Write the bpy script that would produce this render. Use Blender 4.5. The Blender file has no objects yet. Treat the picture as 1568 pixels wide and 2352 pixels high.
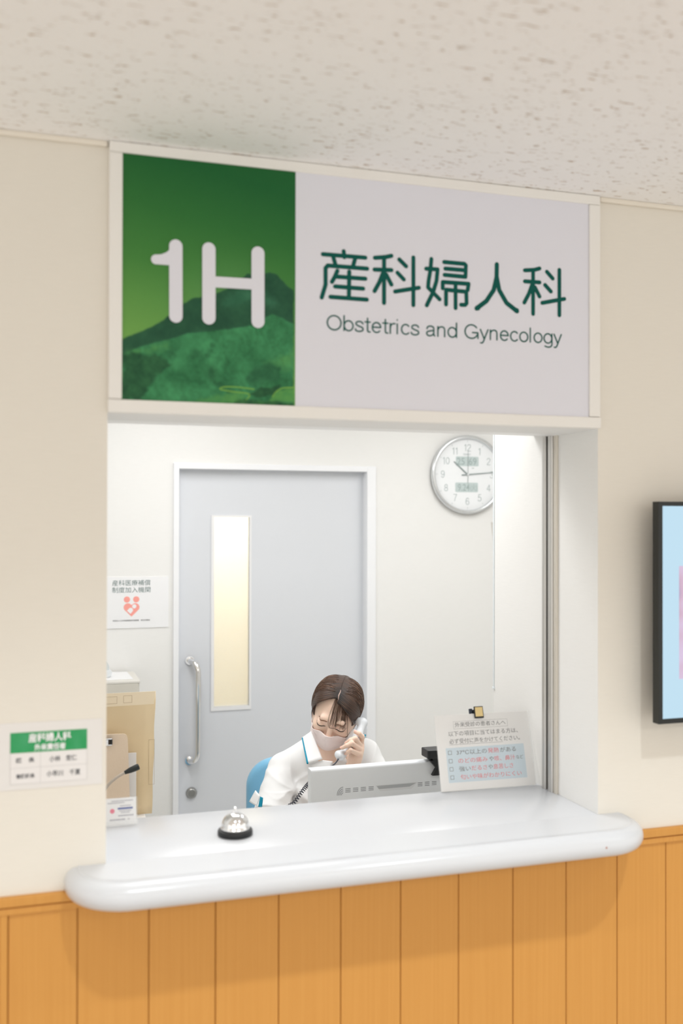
import bpy, bmesh, math, random
import numpy as np
from mathutils import Vector, Matrix, Euler
random.seed(7); rng = np.random.default_rng(7)
SC = bpy.context.scene
COL = SC.collection
PI = math.pi

# ------------------------------------------------------------------ camera
F_PX, YAW, PITCH, ROLL = 2296.33, 0.3067, 0.0086, 0.0018
CAM = Vector((-0.1515, -1.9747, 1.72))
fw = Vector((math.sin(YAW)*math.cos(PITCH), math.cos(YAW)*math.cos(PITCH), math.sin(PITCH)))
r0 = Vector((math.cos(YAW), -math.sin(YAW), 0)); u0 = r0.cross(fw)
rt = r0*math.cos(ROLL) + u0*math.sin(ROLL); up = u0*math.cos(ROLL) - r0*math.sin(ROLL)
cd = bpy.data.cameras.new('camera'); cam = bpy.data.objects.new('camera', cd); COL.objects.link(cam)
cam.matrix_world = Matrix(((rt.x, up.x, -fw.x, CAM.x), (rt.y, up.y, -fw.y, CAM.y), (rt.z, up.z, -fw.z, CAM.z), (0, 0, 0, 1)))
cd.sensor_fit = 'AUTO'; cd.sensor_width = 36.0; cd.lens = F_PX/2352*36.0
cd.clip_start = 0.05; cd.clip_end = 60
cd.dof.use_dof = True; cd.dof.focus_distance = 3.05; cd.dof.aperture_fstop = 2.2
SC.camera = cam

# ------------------------------------------------------------------ world, lamps, exposure
SC.view_settings.view_transform = 'Standard'; SC.view_settings.look = 'None'
SC.view_settings.gamma = 1.0; SC.view_settings.use_curve_mapping = False
SC.view_settings.exposure = 0.0
SC.cycles.use_denoising = True
SC.cycles.max_bounces = 10; SC.cycles.diffuse_bounces = 6; SC.cycles.transmission_bounces = 8
SC.cycles.caustics_reflective = False; SC.cycles.caustics_refractive = False
SC.cycles.sample_clamp_indirect = 6.0
w = bpy.data.worlds.new('hall_light'); SC.world = w; w.use_nodes = True
w.node_tree.nodes['Background'].inputs[0].default_value = (1.0, 0.965, 0.905, 1)
w.node_tree.nodes['Background'].inputs[1].default_value = 1.33
def spot(name, loc, power, col, half=54, blend=1.0, rad=0.04):
    l = bpy.data.lights.new(name, 'SPOT'); l.energy = power; l.color = col
    l.spot_size = 2*math.radians(half); l.spot_blend = blend; l.shadow_soft_size = rad
    o = bpy.data.objects.new(name, l); COL.objects.link(o); o.location = loc; return o
def area(name, loc, sx, sy, power, col, rot=(0, 0, 0)):
    l = bpy.data.lights.new(name, 'AREA'); l.energy = power; l.color = col
    l.shape = 'RECTANGLE'; l.size = sx; l.size_y = sy
    o = bpy.data.objects.new(name, l); COL.objects.link(o); o.location = loc; o.rotation_euler = rot; return o
LAMP = (0.90, 0.965, 1.0)
for x, y, p in ((0.10, -1.0, 68), (1.10, -1.0, 68), (2.25, -0.95, 70), (-1.0, -1.0, 34)): spot('corridor_downlight', (x, y, 2.44), p, LAMP)
for x, y in ((-1.2, -3.4), (1.4, -3.4)): area('corridor_fill_light', (x, y, 2.44), 1.2, 0.6, 24, (1.0, 0.965, 0.90))  # added fill lamps behind the camera, brightening sign, walls and ceiling
COOL = (1.0, 0.995, 0.99)
area('office_panel_or_fill', (0.35, 1.25, 2.44), 0.5, 1.3, 14, COOL)
area('office_panel_or_fill', (1.75, 1.15, 2.44), 0.5, 1.3, 14, COOL)
area('office_panel_or_fill', (0.50, 0.72, 2.44), 0.8, 0.3, 6, COOL)  # added fill to brighten the seated person, not a known ceiling panel
area('back_room_light', (0.9, 3.1, 2.4), 0.8, 0.8, 30, (1.0, 0.975, 0.92))

# ------------------------------------------------------------------ helpers
def mat(name, col, rough=0.5, metal=0.0, spec=0.5, coat=0.0, emit=None, estr=0.0, trans=0.0, ior=1.45, alpha=1.0,
        noise=None, bump=None, sss=0.0):
    """noise=(scale(xyz), amount, colour2) ; bump=(scale(xyz), strength, distance)"""
    m = bpy.data.materials.new(name); m.use_nodes = True
    N, L = m.node_tree.nodes, m.node_tree.links
    b = N['Principled BSDF']
    b.inputs['Base Color'].default_value = (*col, 1); b.inputs['Roughness'].default_value = rough
    b.inputs['Metallic'].default_value = metal; b.inputs['Specular IOR Level'].default_value = spec
    b.inputs['Coat Weight'].default_value = coat; b.inputs['IOR'].default_value = ior
    b.inputs['Transmission Weight'].default_value = trans; b.inputs['Alpha'].default_value = alpha
    if sss: 
        b.inputs['Subsurface Weight'].default_value = sss; b.inputs['Subsurface Radius'].default_value = (0.6, 0.25, 0.15)
        b.inputs['Subsurface Scale'].default_value = 0.006
    if emit: b.inputs['Emission Color'].default_value = (*emit, 1); b.inputs['Emission Strength'].default_value = estr
    if noise or bump:
        tc = N.new('ShaderNodeTexCoord')
    def nz(scale, detail=4.0):
        mp = N.new('ShaderNodeMapping'); mp.inputs['Scale'].default_value = scale
        L.new(tc.outputs['Object'], mp.inputs['Vector'])
        n = N.new('ShaderNodeTexNoise'); n.inputs['Scale'].default_value = 1.0; n.inputs['Detail'].default_value = detail
        L.new(mp.outputs['Vector'], n.inputs['Vector']); return n
    if noise:
        n = nz(noise[0]); rp = N.new('ShaderNodeValToRGB')
        rp.color_ramp.elements[0].position = 0.35; rp.color_ramp.elements[1].position = 0.65
        c2 = noise[2]; a = noise[1]
        rp.color_ramp.elements[0].color = (*col, 1)
        rp.color_ramp.elements[1].color = (*[c*(1-a)+d*a for c, d in zip(col, c2)], 1)
        L.new(n.outputs['Fac'], rp.inputs['Fac']); L.new(rp.outputs['Color'], b.inputs['Base Color'])
    if bump:
        n2 = nz(bump[0]); bp = N.new('ShaderNodeBump'); bp.inputs['Strength'].default_value = bump[1]
        bp.inputs['Distance'].default_value = bump[2]
        L.new(n2.outputs['Fac'], bp.inputs['Height']); L.new(bp.outputs['Normal'], b.inputs['Normal'])
    return m

def link(name, bm, m, parent=None, smooth=False, angle=None, loc=None):
    me = bpy.data.meshes.new(name); bmesh.ops.recalc_face_normals(bm, faces=bm.faces)
    bm.to_mesh(me); bm.free()
    return link_me(name, me, m, parent, smooth, angle, loc)
def link_me(name, me, m, parent=None, smooth=False, angle=None, loc=None):
    for x in (m if isinstance(m, (list, tuple)) else [m]): me.materials.append(x)
    if smooth or angle:
        me.polygons.foreach_set('use_smooth', [True]*len(me.polygons))
        if angle: 
            try: me.set_sharp_from_angle(angle=math.radians(angle))
            except Exception: pass
    o = bpy.data.objects.new(name, me); COL.objects.link(o)
    if loc is not None: o.location = loc
    if parent is not None:
        o.parent = parent; o.matrix_parent_inverse = parent.matrix_basis.inverted()
    return o
def thing(name, label, cat, loc=(0, 0, 0), group=None):
    o = bpy.data.objects.new(name, None); COL.objects.link(o); o.location = loc; o.empty_display_size = 0.05
    o['label'] = label; o['category'] = cat
    if group: o['group'] = group
    return o
def tag(o, label, cat, group=None):
    o['label'] = label; o['category'] = cat
    if group: o['group'] = group
    return o
def struct(o, label=None):
    o['kind'] = 'structure'
    if label: o['label'] = label
    return o
BM = bmesh.new
def box(bm, a, b, bev=0.0, seg=2, M=None, mi=0):
    r = bmesh.ops.create_cube(bm, size=1.0)
    vs = r['verts']
    for v in vs:
        v.co = Vector(((a[0]+b[0])/2+v.co.x*(b[0]-a[0]), (a[1]+b[1])/2+v.co.y*(b[1]-a[1]), (a[2]+b[2])/2+v.co.z*(b[2]-a[2])))
    fs = set(f for v in vs for f in v.link_faces)
    if bev > 0:
        es = list(set(e for v in vs for e in v.link_edges))
        rr = bmesh.ops.bevel(bm, geom=es, offset=bev, segments=seg, profile=0.5, affect='EDGES')
        fs = set(f for f in rr['faces']) | set(f for f in fs if f.is_valid)
        vs = list(set(v for f in fs for v in f.verts))
    for f in fs: f.material_index = mi
    if M is not None: bmesh.ops.transform(bm, matrix=M, verts=vs)
    return vs
def lathe(bm, prof, n=40, M=None, mi=0):
    """prof: list of (r,z)"""
    rings = []
    for r, z in prof:
        if r < 1e-6: rings.append([bm.verts.new((0, 0, z))])
        else: rings.append([bm.verts.new((r*math.cos(2*PI*k/n), r*math.sin(2*PI*k/n), z)) for k in range(n)])
    for a, b in zip(rings, rings[1:]):
        for k in range(n):
            k2 = (k+1) % n
            if len(a) == 1 and len(b) == 1: continue
            if len(a) == 1: f = bm.faces.new((a[0], b[k], b[k2]))
            elif len(b) == 1: f = bm.faces.new((a[k], b[0], a[k2]))
            else: f = bm.faces.new((a[k], b[k], b[k2], a[k2]))
            f.material_index = mi
    vs = [v for r in rings for v in r]
    if M is not None: bmesh.ops.transform(bm, matrix=M, verts=vs)
    return vs
def tube(bm, pts, rad, n=8, cap=True, mi=0):
    pts = [Vector(p) for p in pts]
    rad = rad if isinstance(rad, (list, tuple)) else [rad]*len(pts)
    rings = []; prev = None
    for i, p in enumerate(pts):
        t = (pts[min(i+1, len(pts)-1)]-pts[max(i-1, 0)]).normalized()
        if prev is None:
            a = Vector((0, 0, 1)) if abs(t.z) < 0.9 else Vector((1, 0, 0)); nx = t.cross(a).normalized()
        else: nx = (prev - t*prev.dot(t)).normalized()
        prev = nx; ny = t.cross(nx)
        rings.append([bm.verts.new(p + (nx*math.cos(2*PI*k/n)+ny*math.sin(2*PI*k/n))*rad[i]) for k in range(n)])
    for a, b in zip(rings, rings[1:]):
        for k in range(n):
            f = bm.faces.new((a[k], a[(k+1) % n], b[(k+1) % n], b[k])); f.material_index = mi
    if cap:
        for r_ in (rings[0][::-1], rings[-1]):
            f = bm.faces.new(r_); f.material_index = mi
def smooth_path(pts, n=8):
    """Catmull-Rom"""
    P = [Vector(p) for p in pts]; P = [P[0]*2-P[1]] + P + [P[-1]*2-P[-2]]; out = []
    for i in range(1, len(P)-2):
        for k in range(n):
            t = k/n; a, b, c, d = P[i-1], P[i], P[i+1], P[i+2]
            out.append(0.5*((2*b)+(c-a)*t+(2*a-5*b+4*c-d)*t*t+(3*b-a-3*c+d)*t**3))
    out.append(P[-2]); return out
def holed(bm, o, h, y0, y1, mi=0):
    """rectangular plate in the xz plane with a rectangular hole, from y0 to y1; o, h = (x0, z0, x1, z1)"""
    def ring(r, y): return [bm.verts.new(p) for p in ((r[0], y, r[1]), (r[2], y, r[1]), (r[2], y, r[3]), (r[0], y, r[3]))]
    A, B, C_, D = ring(o, y0), ring(h, y0), ring(o, y1), ring(h, y1)
    for k in range(4):
        n = (k+1) % 4
        for q in ((A[k], A[n], B[n], B[k]), (C_[k], C_[n], D[n], D[k]), (A[k], A[n], C_[n], C_[k]), (B[k], B[n], D[n], D[k])):
            f = bm.faces.new(q); f.material_index = mi
def poly(bm, pts, mi=0, M=None):
    vs = [bm.verts.new(p) for p in pts]
    if M is not None: bmesh.ops.transform(bm, matrix=M, verts=vs)
    f = bm.faces.new(vs); f.material_index = mi; return f
def prism(bm, pts2, z0, z1, M=None, mi=0):
    a = [bm.verts.new((x, y, z0)) for x, y in pts2]; b = [bm.verts.new((x, y, z1)) for x, y in pts2]
    fs = [bm.faces.new(a[::-1]), bm.faces.new(b)]
    n = len(a)
    for k in range(n): fs.append(bm.faces.new((a[k], a[(k+1) % n], b[(k+1) % n], b[k])))
    for f in fs: f.material_index = mi
    if M is not None: bmesh.ops.transform(bm, matrix=M, verts=a+b)
def rrect(x0, y0, x1, y1, r, n=6):
    o = []
    for cx, cy, a in ((x1-r, y1-r, 0), (x0+r, y1-r, 90), (x0+r, y0+r, 180), (x1-r, y0+r, 270)):
        for k in range(n+1):
            t = math.radians(a+90*k/n); o.append((cx+r*math.cos(t), cy+r*math.sin(t)))
    return o
# matrix that lays a local xy drawing onto a wall facing -Y: local x -> +X, local y -> +Z, local z -> -Y (towards the viewer)
def wallM(x=0, y=0, z=0): return Matrix(((1, 0, 0, x), (0, 0, -1, y), (0, 1, 0, z), (0, 0, 0, 1)))
def stroke2(bm, pts, r, z, n=10, mi=0, M=None):
    """rounded flat pen stroke in local xy at height z with a little thickness"""
    for a, b in zip(pts, pts[1:]):
        ax, ay = a; bx, by = b; d = math.atan2(by-ay, bx-ax)
        o = [(bx+r*math.cos(d-PI/2+PI*k/n), by+r*math.sin(d-PI/2+PI*k/n)) for k in range(n+1)]
        o += [(ax+r*math.cos(d+PI/2+PI*k/n), ay+r*math.sin(d+PI/2+PI*k/n)) for k in range(n+1)]
        stroke2.k += 1; prism(bm, o, 0, z*(1+0.03*(stroke2.k % 23)), M, mi)
stroke2.k = 0
def text_me(body, size, width=None, M=None, align='LEFT', depth=0.0004, bold=0.0, spacing=1.0):
    c = bpy.data.curves.new('text', 'FONT'); c.body = body; c.size = size; c.align_x = align; c.extrude = depth
    c.space_character = spacing; c.offset = bold; c.resolution_u = 3
    o = bpy.data.objects.new('text', c); me = bpy.data.meshes.new_from_object(o)
    bpy.data.objects.remove(o); bpy.data.curves.remove(c)
    n = len(me.vertices); co = np.empty(n*3); me.vertices.foreach_get('co', co); co = co.reshape(-1, 3)
    if width and n:
        ext = co[:, 0].max()-co[:, 0].min()
        s = width/ext
        if align == 'CENTER': co[:, 0] *= s
        else: co[:, 0] = (co[:, 0]-co[:, 0].min())*s
    me.vertices.foreach_set('co', co.ravel())
    if M is not None: me.transform(M)
    return me
def texts(name, items, m, parent=None):
    """items: list of (body,size,width,matrix,align,bold) joined into one lettering mesh"""
    bm = BM()
    for it in items:
        body, size, width, M, al = it[:5]; bold = it[5] if len(it) > 5 else 0.0
        me = text_me(body, size, width, M, al, bold=bold); bm.from_mesh(me); bpy.data.meshes.remove(me)
    me = bpy.data.meshes.new(name); bm.to_mesh(me); bm.free()
    return link_me(name, me, m, parent)

# monoline lettering drawn stroke by stroke (cap height 1)
def el(cx, cy, rx, ry, a0=0, a1=360, n=26): return [(cx+rx*math.cos(math.radians(a0+(a1-a0)*k/n)), cy+ry*math.sin(math.radians(a0+(a1-a0)*k/n))) for k in range(n+1)]
def sp(*P): return [(q.x, q.y) for q in smooth_path([(x, y, 0) for x, y in P], 5)]
GL = {
 'O': (.86, [el(.42, .5, .36, .46)]), 'b': (.63, [[(.08, .04), (.08, 1)], el(.32, .365, .235, .325)]),
 's': (.53, [sp((.45, .55), (.39, .655), (.26, .69), (.11, .63), (.10, .48), (.26, .375), (.43, .29), (.44, .12), (.27, .04), (.10, .08), (.05, .19))]),
 't': (.36, [sp((.17, .93), (.17, .5), (.175, .14), (.22, .05), (.31, .05)), [(.03, .69), (.31, .69)]]),
 'e': (.60, [[(.07, .38), (.52, .38)], el(.295, .365, .225, .325, 2, 318)]), 'r': (.38, [[(.08, .04), (.08, .69)], sp((.08, .42), (.13, .60), (.24, .69), (.34, .69))]),
 'i': (.25, [[(.08, .04), (.08, .69)], [(.08, .94), (.08, .96)]]), 'c': (.55, [el(.29, .365, .225, .325, 42, 318)]),
 'a': (.60, [sp((.07, .51), (.12, .64), (.27, .69), (.41, .64), (.45, .52), (.45, .3), (.45, .13), (.51, .05)), sp((.45, .41), (.26, .37), (.09, .30), (.06, .17), (.13, .06), (.27, .05), (.40, .13), (.45, .24))]),
 'n': (.60, [[(.08, .04), (.08, .69)], sp((.08, .44), (.14, .61), (.29, .69), (.42, .63), (.46, .48), (.46, .2), (.46, .04))]),
 'd': (.63, [[(.53, .04), (.53, 1)], el(.29, .365, .235, .325)]), 'G': (.92, [el(.44, .5, .37, .46, 38, 340), [(.81, .44), (.50, .44)], [(.81, .44), (.81, .06)]]),
 'y': (.53, [[(.03, .69), (.25, .06)], sp((.47, .69), (.30, .18), (.22, -.08), (.14, -.22), (.04, -.22))]), 'o': (.60, [el(.295, .365, .235, .325)]), 'l': (.25, [[(.08, .04), (.08, 1)]]),
 'g': (.63, [sp((.53, .69), (.53, .3), (.53, -.05), (.45, -.20), (.29, -.24), (.11, -.18)), el(.29, .365, .235, .325)]), ' ': (.32, []),
 '0': (.62, [el(.3, .5, .24, .46)]), '1': (.50, [[(.10, .80), (.28, .97), (.28, .03)]]), '2': (.62, [sp((.06, .74), (.13, .91), (.3, .97), (.48, .90), (.53, .72), (.42, .5), (.2, .27), (.06, .03)), [(.06, .03), (.55, .03)]]),
 '3': (.62, [sp((.07, .78), (.15, .92), (.3, .97), (.46, .90), (.5, .72), (.40, .57), (.27, .53), (.42, .5), (.53, .36), (.52, .16), (.4, .05), (.27, .03), (.11, .10), (.05, .23))]), '4': (.64, [[(.44, .03), (.44, .97), (.05, .3), (.60, .3)]]),
 '5': (.62, [[(.5, .97), (.15, .97), (.10, .5)], sp((.10, .5), (.2, .60), (.34, .62), (.50, .5), (.53, .28), (.44, .09), (.28, .03), (.11, .08), (.05, .2))]),
 '6': (.62, [sp((.5, .80), (.4, .93), (.28, .97), (.13, .83), (.06, .5), (.08, .22), (.19, .06), (.32, .03), (.48, .12), (.53, .32), (.45, .52), (.3, .59), (.14, .52), (.07, .35))]),
 '7': (.58, [[(.05, .97), (.53, .97)], sp((.53, .97), (.34, .55), (.24, .25), (.20, .03))]), '8': (.62, [el(.3, .74, .20, .23), el(.3, .27, .24, .24)]),
 '9': (.62, [sp((.1, .20), (.2, .07), (.32, .03), (.47, .17), (.54, .5), (.52, .78), (.41, .94), (.28, .97), (.12, .88), (.07, .68), (.15, .48), (.3, .41), (.46, .48), (.53, .65))])}
def glyphs(bm, s, h, r, M, width=None, center=False):
    tot = sum(GL[ch][0] for ch in s)-0.14; sx = width/tot if width else h; x = -tot*sx/2-0.07*sx if center else -0.05*sx
    for ch in s:
        for P in GL[ch][1]: stroke2(bm, [(x+u*sx, v*h) for u, v in P], r, 0.0005, 5, 0, M)
        x += GL[ch][0]*sx

# ------------------------------------------------------------------ materials
def wallpaper(name, col):
    return mat(name, col, 0.8, spec=0.2, noise=((25, 25, 420), 0.35, tuple(c*0.95 for c in col)), bump=((30, 30, 700), 0.25, 0.0006))
M_WALL = wallpaper('vinyl_wallpaper', (0.785, 0.745, 0.672))
M_OFFW = wallpaper('office_and_lit_jamb_paper', (0.82, 0.817, 0.80))
M_FRAME = mat('sign_frame_paint', (0.83, 0.81, 0.775), 0.45)
M_WHITE = mat('white_print', (0.735, 0.735, 0.80), 0.5, spec=0.3)
M_COUNTER = mat('white_solid_surface', (0.635, 0.65, 0.68), 0.26, spec=0.5)
M_ALU = mat('aluminium', (0.62, 0.61, 0.59), 0.38, metal=0.85)
M_ALU2 = mat('anodised_beige', (0.66, 0.62, 0.55), 0.45, metal=0.4)
M_DARK = mat('dark_gap', (0.03, 0.027, 0.022), 0.7)
M_CHROME = mat('chrome', (0.86, 0.86, 0.86), 0.06, metal=1.0)
M_STEEL = mat('brushed_steel', (0.6, 0.59, 0.57), 0.28, metal=1.0)
M_BLACK = mat('black_plastic', (0.012, 0.013, 0.015), 0.38)
M_PAPER = mat('white_paper', (0.84, 0.84, 0.845), 0.6, spec=0.3)
M_INK = mat('grey_ink', (0.13, 0.13, 0.14), 0.6)
M_RED = mat('red_ink', (0.76, 0.15, 0.18), 0.6)
M_TEALINK = mat('deep_green_ink', (0.0, 0.088, 0.070), 0.55, spec=0.2)
M_DOOR = mat('door_steel_paint', (0.67, 0.69, 0.725), 0.42)
M_DOORFRAME = mat('door_frame_paint', (0.84, 0.85, 0.87), 0.4)
def wood_mat():
    m = mat('honey_wood_laminate', (0.625, 0.30, 0.070), 0.42, spec=0.4, noise=((160, 160, 2.2), 0.5, (0.57, 0.26, 0.054)), bump=((220, 220, 4), 0.06, 0.0005))
    return m
M_WOOD = wood_mat()
def ceil_mat():
    m = bpy.data.materials.new('fissured_acoustic_tile'); m.use_nodes = True
    N, L = m.node_tree.nodes, m.node_tree.links; b = N['Principled BSDF']
    b.inputs['Roughness'].default_value = 0.9; b.inputs['Specular IOR Level'].default_value = 0.1
    tc = N.new('ShaderNodeTexCoord')
    def nz(scale, sc, det, dist=0.0):
        mp = N.new('ShaderNodeMapping'); mp.inputs['Scale'].default_value = scale; L.new(tc.outputs['Object'], mp.inputs['Vector'])
        n = N.new('ShaderNodeTexNoise'); n.inputs['Scale'].default_value = sc; n.inputs['Detail'].default_value = det
        n.inputs['Distortion'].default_value = dist
        L.new(mp.outputs['Vector'], n.inputs['Vector']); return n
    n = nz((1.0, 3.4, 1), 46, 3.0, 0.6); n2 = nz((1, 1.3, 1), 150, 2.0); n3 = nz((1, 1, 1), 14, 2.0)
    a = N.new('ShaderNodeMath'); a.operation = 'MULTIPLY_ADD'; a.inputs[1].default_value = 0.16
    L.new(n2.outputs['Fac'], a.inputs[0]); L.new(n.outputs['Fac'], a.inputs[2])
    a2 = N.new('ShaderNodeMath'); a2.operation = 'MULTIPLY_ADD'; a2.inputs[1].default_value = 0.10
    L.new(n3.outputs['Fac'], a2.inputs[0]); L.new(a.outputs[0], a2.inputs[2])
    rp = N.new('ShaderNodeValToRGB'); e = rp.color_ramp.elements
    e[0].position = 0.752; e[0].color = (0, 0, 0, 1); e[1].position = 0.825; e[1].color = (1, 1, 1, 1)
    L.new(a2.outputs[0], rp.inputs['Fac'])
    mx = N.new('ShaderNodeMix'); mx.data_type = 'RGBA'
    mx.inputs['A'].default_value = (0.92, 0.91, 0.90, 1); mx.inputs['B'].default_value = (0.60, 0.50, 0.41, 1)
    L.new(rp.outputs['Color'], mx.inputs['Factor']); L.new(mx.outputs['Result'], b.inputs['Base Color'])
    bp = N.new('ShaderNodeBump'); bp.inputs['Strength'].default_value = 0.6; bp.inputs['Distance'].default_value = 0.003; bp.invert = True
    L.new(rp.outputs['Color'], bp.inputs['Height']); L.new(bp.outputs['Normal'], b.inputs['Normal'])
    return m
M_CEIL = ceil_mat()

# ------------------------------------------------------------------ the setting
W_, ZL, ZC, ZK, ZP = 1.08, 1.9276, 2.4509, 1.0604, 1.017     # opening width, lintel, ceiling, counter top, top of wood panelling
YB = 2.3632
bm = BM(); box(bm, (-4, -5.5, ZC), (5.5, 0.02, ZC+0.05)); struct(link('ceiling', bm, M_CEIL))
bm = BM(); box(bm, (-4, -5.5, -0.05), (5.5, 0.2, 0)); struct(link('floor', bm, mat('corridor_vinyl', (0.54, 0.525, 0.505), 0.35)))
bm = BM()      # front wall with the reception opening
box(bm, (-4, 0, ZP), (0, 0.17, ZC)); box(bm, (W_, 0, ZP), (5.5, 0.175, ZC)); box(bm, (0, 0.0, ZL), (W_, 0.15, ZC))
box(bm, (-4, 0.012, 0), (5.5, 0.17, ZP))
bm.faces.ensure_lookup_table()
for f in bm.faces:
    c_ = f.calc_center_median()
    if 0.01 < c_.y < 0.17 and c_.z > ZP and -0.01 < c_.x < W_+0.01: f.material_index = 1  # whiter paper on jamb and soffit: the light on them put into colour
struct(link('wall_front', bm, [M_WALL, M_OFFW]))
bm = BM()      # wood panelling, one board per seam
xs = [-4+0.1305*k for k in range(29)]
xs = [-0.1782-0.1282*k for k in range(29, 0, -1)] + [-0.1782, -0.0521, 0.0825, 0.2133, 0.3423, 0.4743, 0.6062, 0.739, 0.8684, 0.9994, 1.1295, 1.2584] + [1.2584+0.1305*k for k in range(1, 30)]
for a, b in zip(xs, xs[1:]): box(bm, (a+0.0008, 0.0, 0.08), (b-0.0008, 0.012, 0.985), 0.0012, 1)
box(bm, (-4, 0.006, 0.08), (5.5, 0.0125, 0.985))
box(bm, (-0.192, -0.004, 0.08), (-0.1785, 0.004, 0.985), 0.001, 1)
struct(link('trim_1', bm, M_WOOD), 'honey wood wainscot panelling under the counter')
bm = BM()      # dado rail with its groove
for x0, x1 in ((-4, 0.2), (0.9, 5.5)): 
    box(bm, (x0, -0.010, 0.9975), (x1, 0.012, ZP), 0.003, 2); box(bm, (x0, -0.006, 0.982), (x1, 0.012, 0.9955), 0.002, 2); box(bm, (x0, -0.002, 0.99), (x1, 0.012, 1.0))
struct(link('trim_2', bm, M_WOOD), 'wood dado rail along the wall')
bm = BM(); box(bm, (-4, -0.012, 0), (5.5, 0.012, 0.08), 0.002, 1); struct(link('baseboard_front', bm, mat('brown_base', (0.25, 0.15, 0.08), 0.5)))
bm = BM(); box(bm, (-4, -0.010, ZC-0.011), (-0.002, 0, ZC), 0.003, 2); box(bm, (W_+0.002, -0.010, ZC-0.011), (5.5, 0, ZC), 0.003, 2)
struct(link('trim_3', bm, mat('ceiling_moulding', (0.80, 0.745, 0.655), 0.5)), 'slim beige moulding where wall meets ceiling')
# reception office
bm = BM(); box(bm, (-1.3, 0.17, ZC), (2.6, 3.7, ZC+0.05)); struct(link('ceiling_office', bm, mat('office_ceiling', (0.86, 0.85, 0.83), 0.9)))
bm = BM(); box(bm, (-1.3, 0.2, -0.05), (2.6, 3.7, 0)); struct(link('floor_office', bm, mat('office_vinyl', (0.74, 0.735, 0.72), 0.4)))
bm = BM(); box(bm, (-1.35, 0.17, 0), (-1.3, 3.7, ZC)); struct(link('wall_left', bm, M_OFFW))
bm = BM(); box(bm, (2.6, 0.17, 0), (2.65, 3.7, ZC)); struct(link('wall_right', bm, M_OFFW))
DX0, DX1, DZ = 0.4843, 1.3418, 1.943
bm = BM(); box(bm, (-1.3, YB, 0), (0.462, YB+0.12, ZC)); box(bm, (1.383, YB, 0), (2.6, YB+0.12, ZC)); box(bm, (0.462, YB, 1.966), (1.383, YB+0.12, ZC))
struct(link('wall_back', bm, M_OFFW))
bm = BM(); box(bm, (-0.6, 3.65, 0), (2.6, 3.7, ZC)); struct(link('wall_beyond', bm, mat('back_room_wall', (0.82, 0.79, 0.70), 0.8)))
bm = BM(); box(bm, (W_, 0.245, 0), (W_+0.34, 0.5234, ZC)); struct(link('wall_pillar', bm, M_OFFW), 'white papered return wall beside the opening')
bm = BM(); box(bm, (W_-0.0025, 0.519, 1.263), (W_+0.02, 0.5262, ZC), 0.001, 1); box(bm, (W_-0.004, 0.517, 1.258), (W_+0.004, 0.5275, 1.264), 0.001, 1)
struct(link('trim_4', bm, mat('pale_corner_guard', (0.72, 0.77, 0.80), 0.35)), 'thin pale corner guard on the return wall')

# aluminium guide frame of the sliding window
win = struct(bpy.data.objects.new('window_1', None), 'aluminium guide frame of the reception window'); COL.objects.link(win)
bm = BM()
prism(bm, rrect(W_-0.010, 0.1905, W_+0.02, 0.2105, 0.004), ZK, ZL+0.02); prism(bm, rrect(W_-0.010, 0.2235, W_+0.02, 0.2405, 0.004), ZK, ZL+0.02)
box(bm, (W_-0.002, 0.240, ZK), (W_+0.02, 0.246, ZL+0.02))
link('guide_rail', bm, M_ALU, win, angle=35)
bm = BM(); prism(bm, rrect(W_-0.006, 0.1745, W_+0.02, 0.1905, 0.003), ZK, ZL+0.02); link('outer_stop', bm, M_ALU2, win, angle=35)
bm = BM(); box(bm, (W_+0.004, 0.2095, ZK), (W_+0.02, 0.2245, ZL+0.02)); link('track_gap', bm, M_DARK, win)
bm = BM(); box(bm, (0, 0.15, ZL-0.0002), (W_, 0.2105, ZL+0.05), 0.001, 1); box(bm, (0, 0.2235, ZL+0.006), (W_, 0.246, ZL+0.05), 0.001, 1); box(bm, (0, 0.2095, ZL+0.02), (W_, 0.225, ZL+0.05))
link('head_rail', bm, mat('white_head_rail', (0.88, 0.88, 0.87), 0.45), win)
bm = BM(); box(bm, (0, 0.246, ZL+0.01), (W_, 0.30, ZC)); struct(link('wall_lintel', bm, M_OFFW))

# back door
door = struct(bpy.data.objects.new('door_1', None), 'pale grey sliding door with narrow frosted pane'); COL.objects.link(door)
bm = BM()
box(bm, (0.4595, YB-0.012, 0), (DX0, YB+0.12, 1.968), 0.002, 1); box(bm, (DX1, YB-0.012, 0), (1.3855, YB+0.12, 1.968), 0.002, 1)
box(bm, (DX0-0.001, YB-0.0118, DZ), (DX1+0.001, YB+0.12, 1.968), 0.002, 1)
box(bm, (DX1-0.001, YB+0.006, 0), (DX1+0.018, YB+0.05, DZ), 0.001, 1)
link('door_frame', bm, M_DOORFRAME, door)
YL = YB+0.045
PX0, PX1, PZ0, PZ1 = 0.6435, 0.808, 0.895, 1.737
bm = BM()
holed(bm, (DX0-0.005, 0.008, DX1+0.004, DZ+0.02), (PX0, PZ0, PX1, PZ1), YL, YL+0.035)
link('door_leaf', bm, M_DOOR, door)
bm = BM()
holed(bm, (PX0-0.010, PZ0-0.016, PX1+0.006, PZ1+0.006), (PX0+0.003, PZ0+0.001, PX1-0.003, PZ1-0.003), YL-0.005, YL+0.002)
link('pane_frame', bm, mat('pane_bead', (0.80, 0.80, 0.805), 0.4), door)
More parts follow.
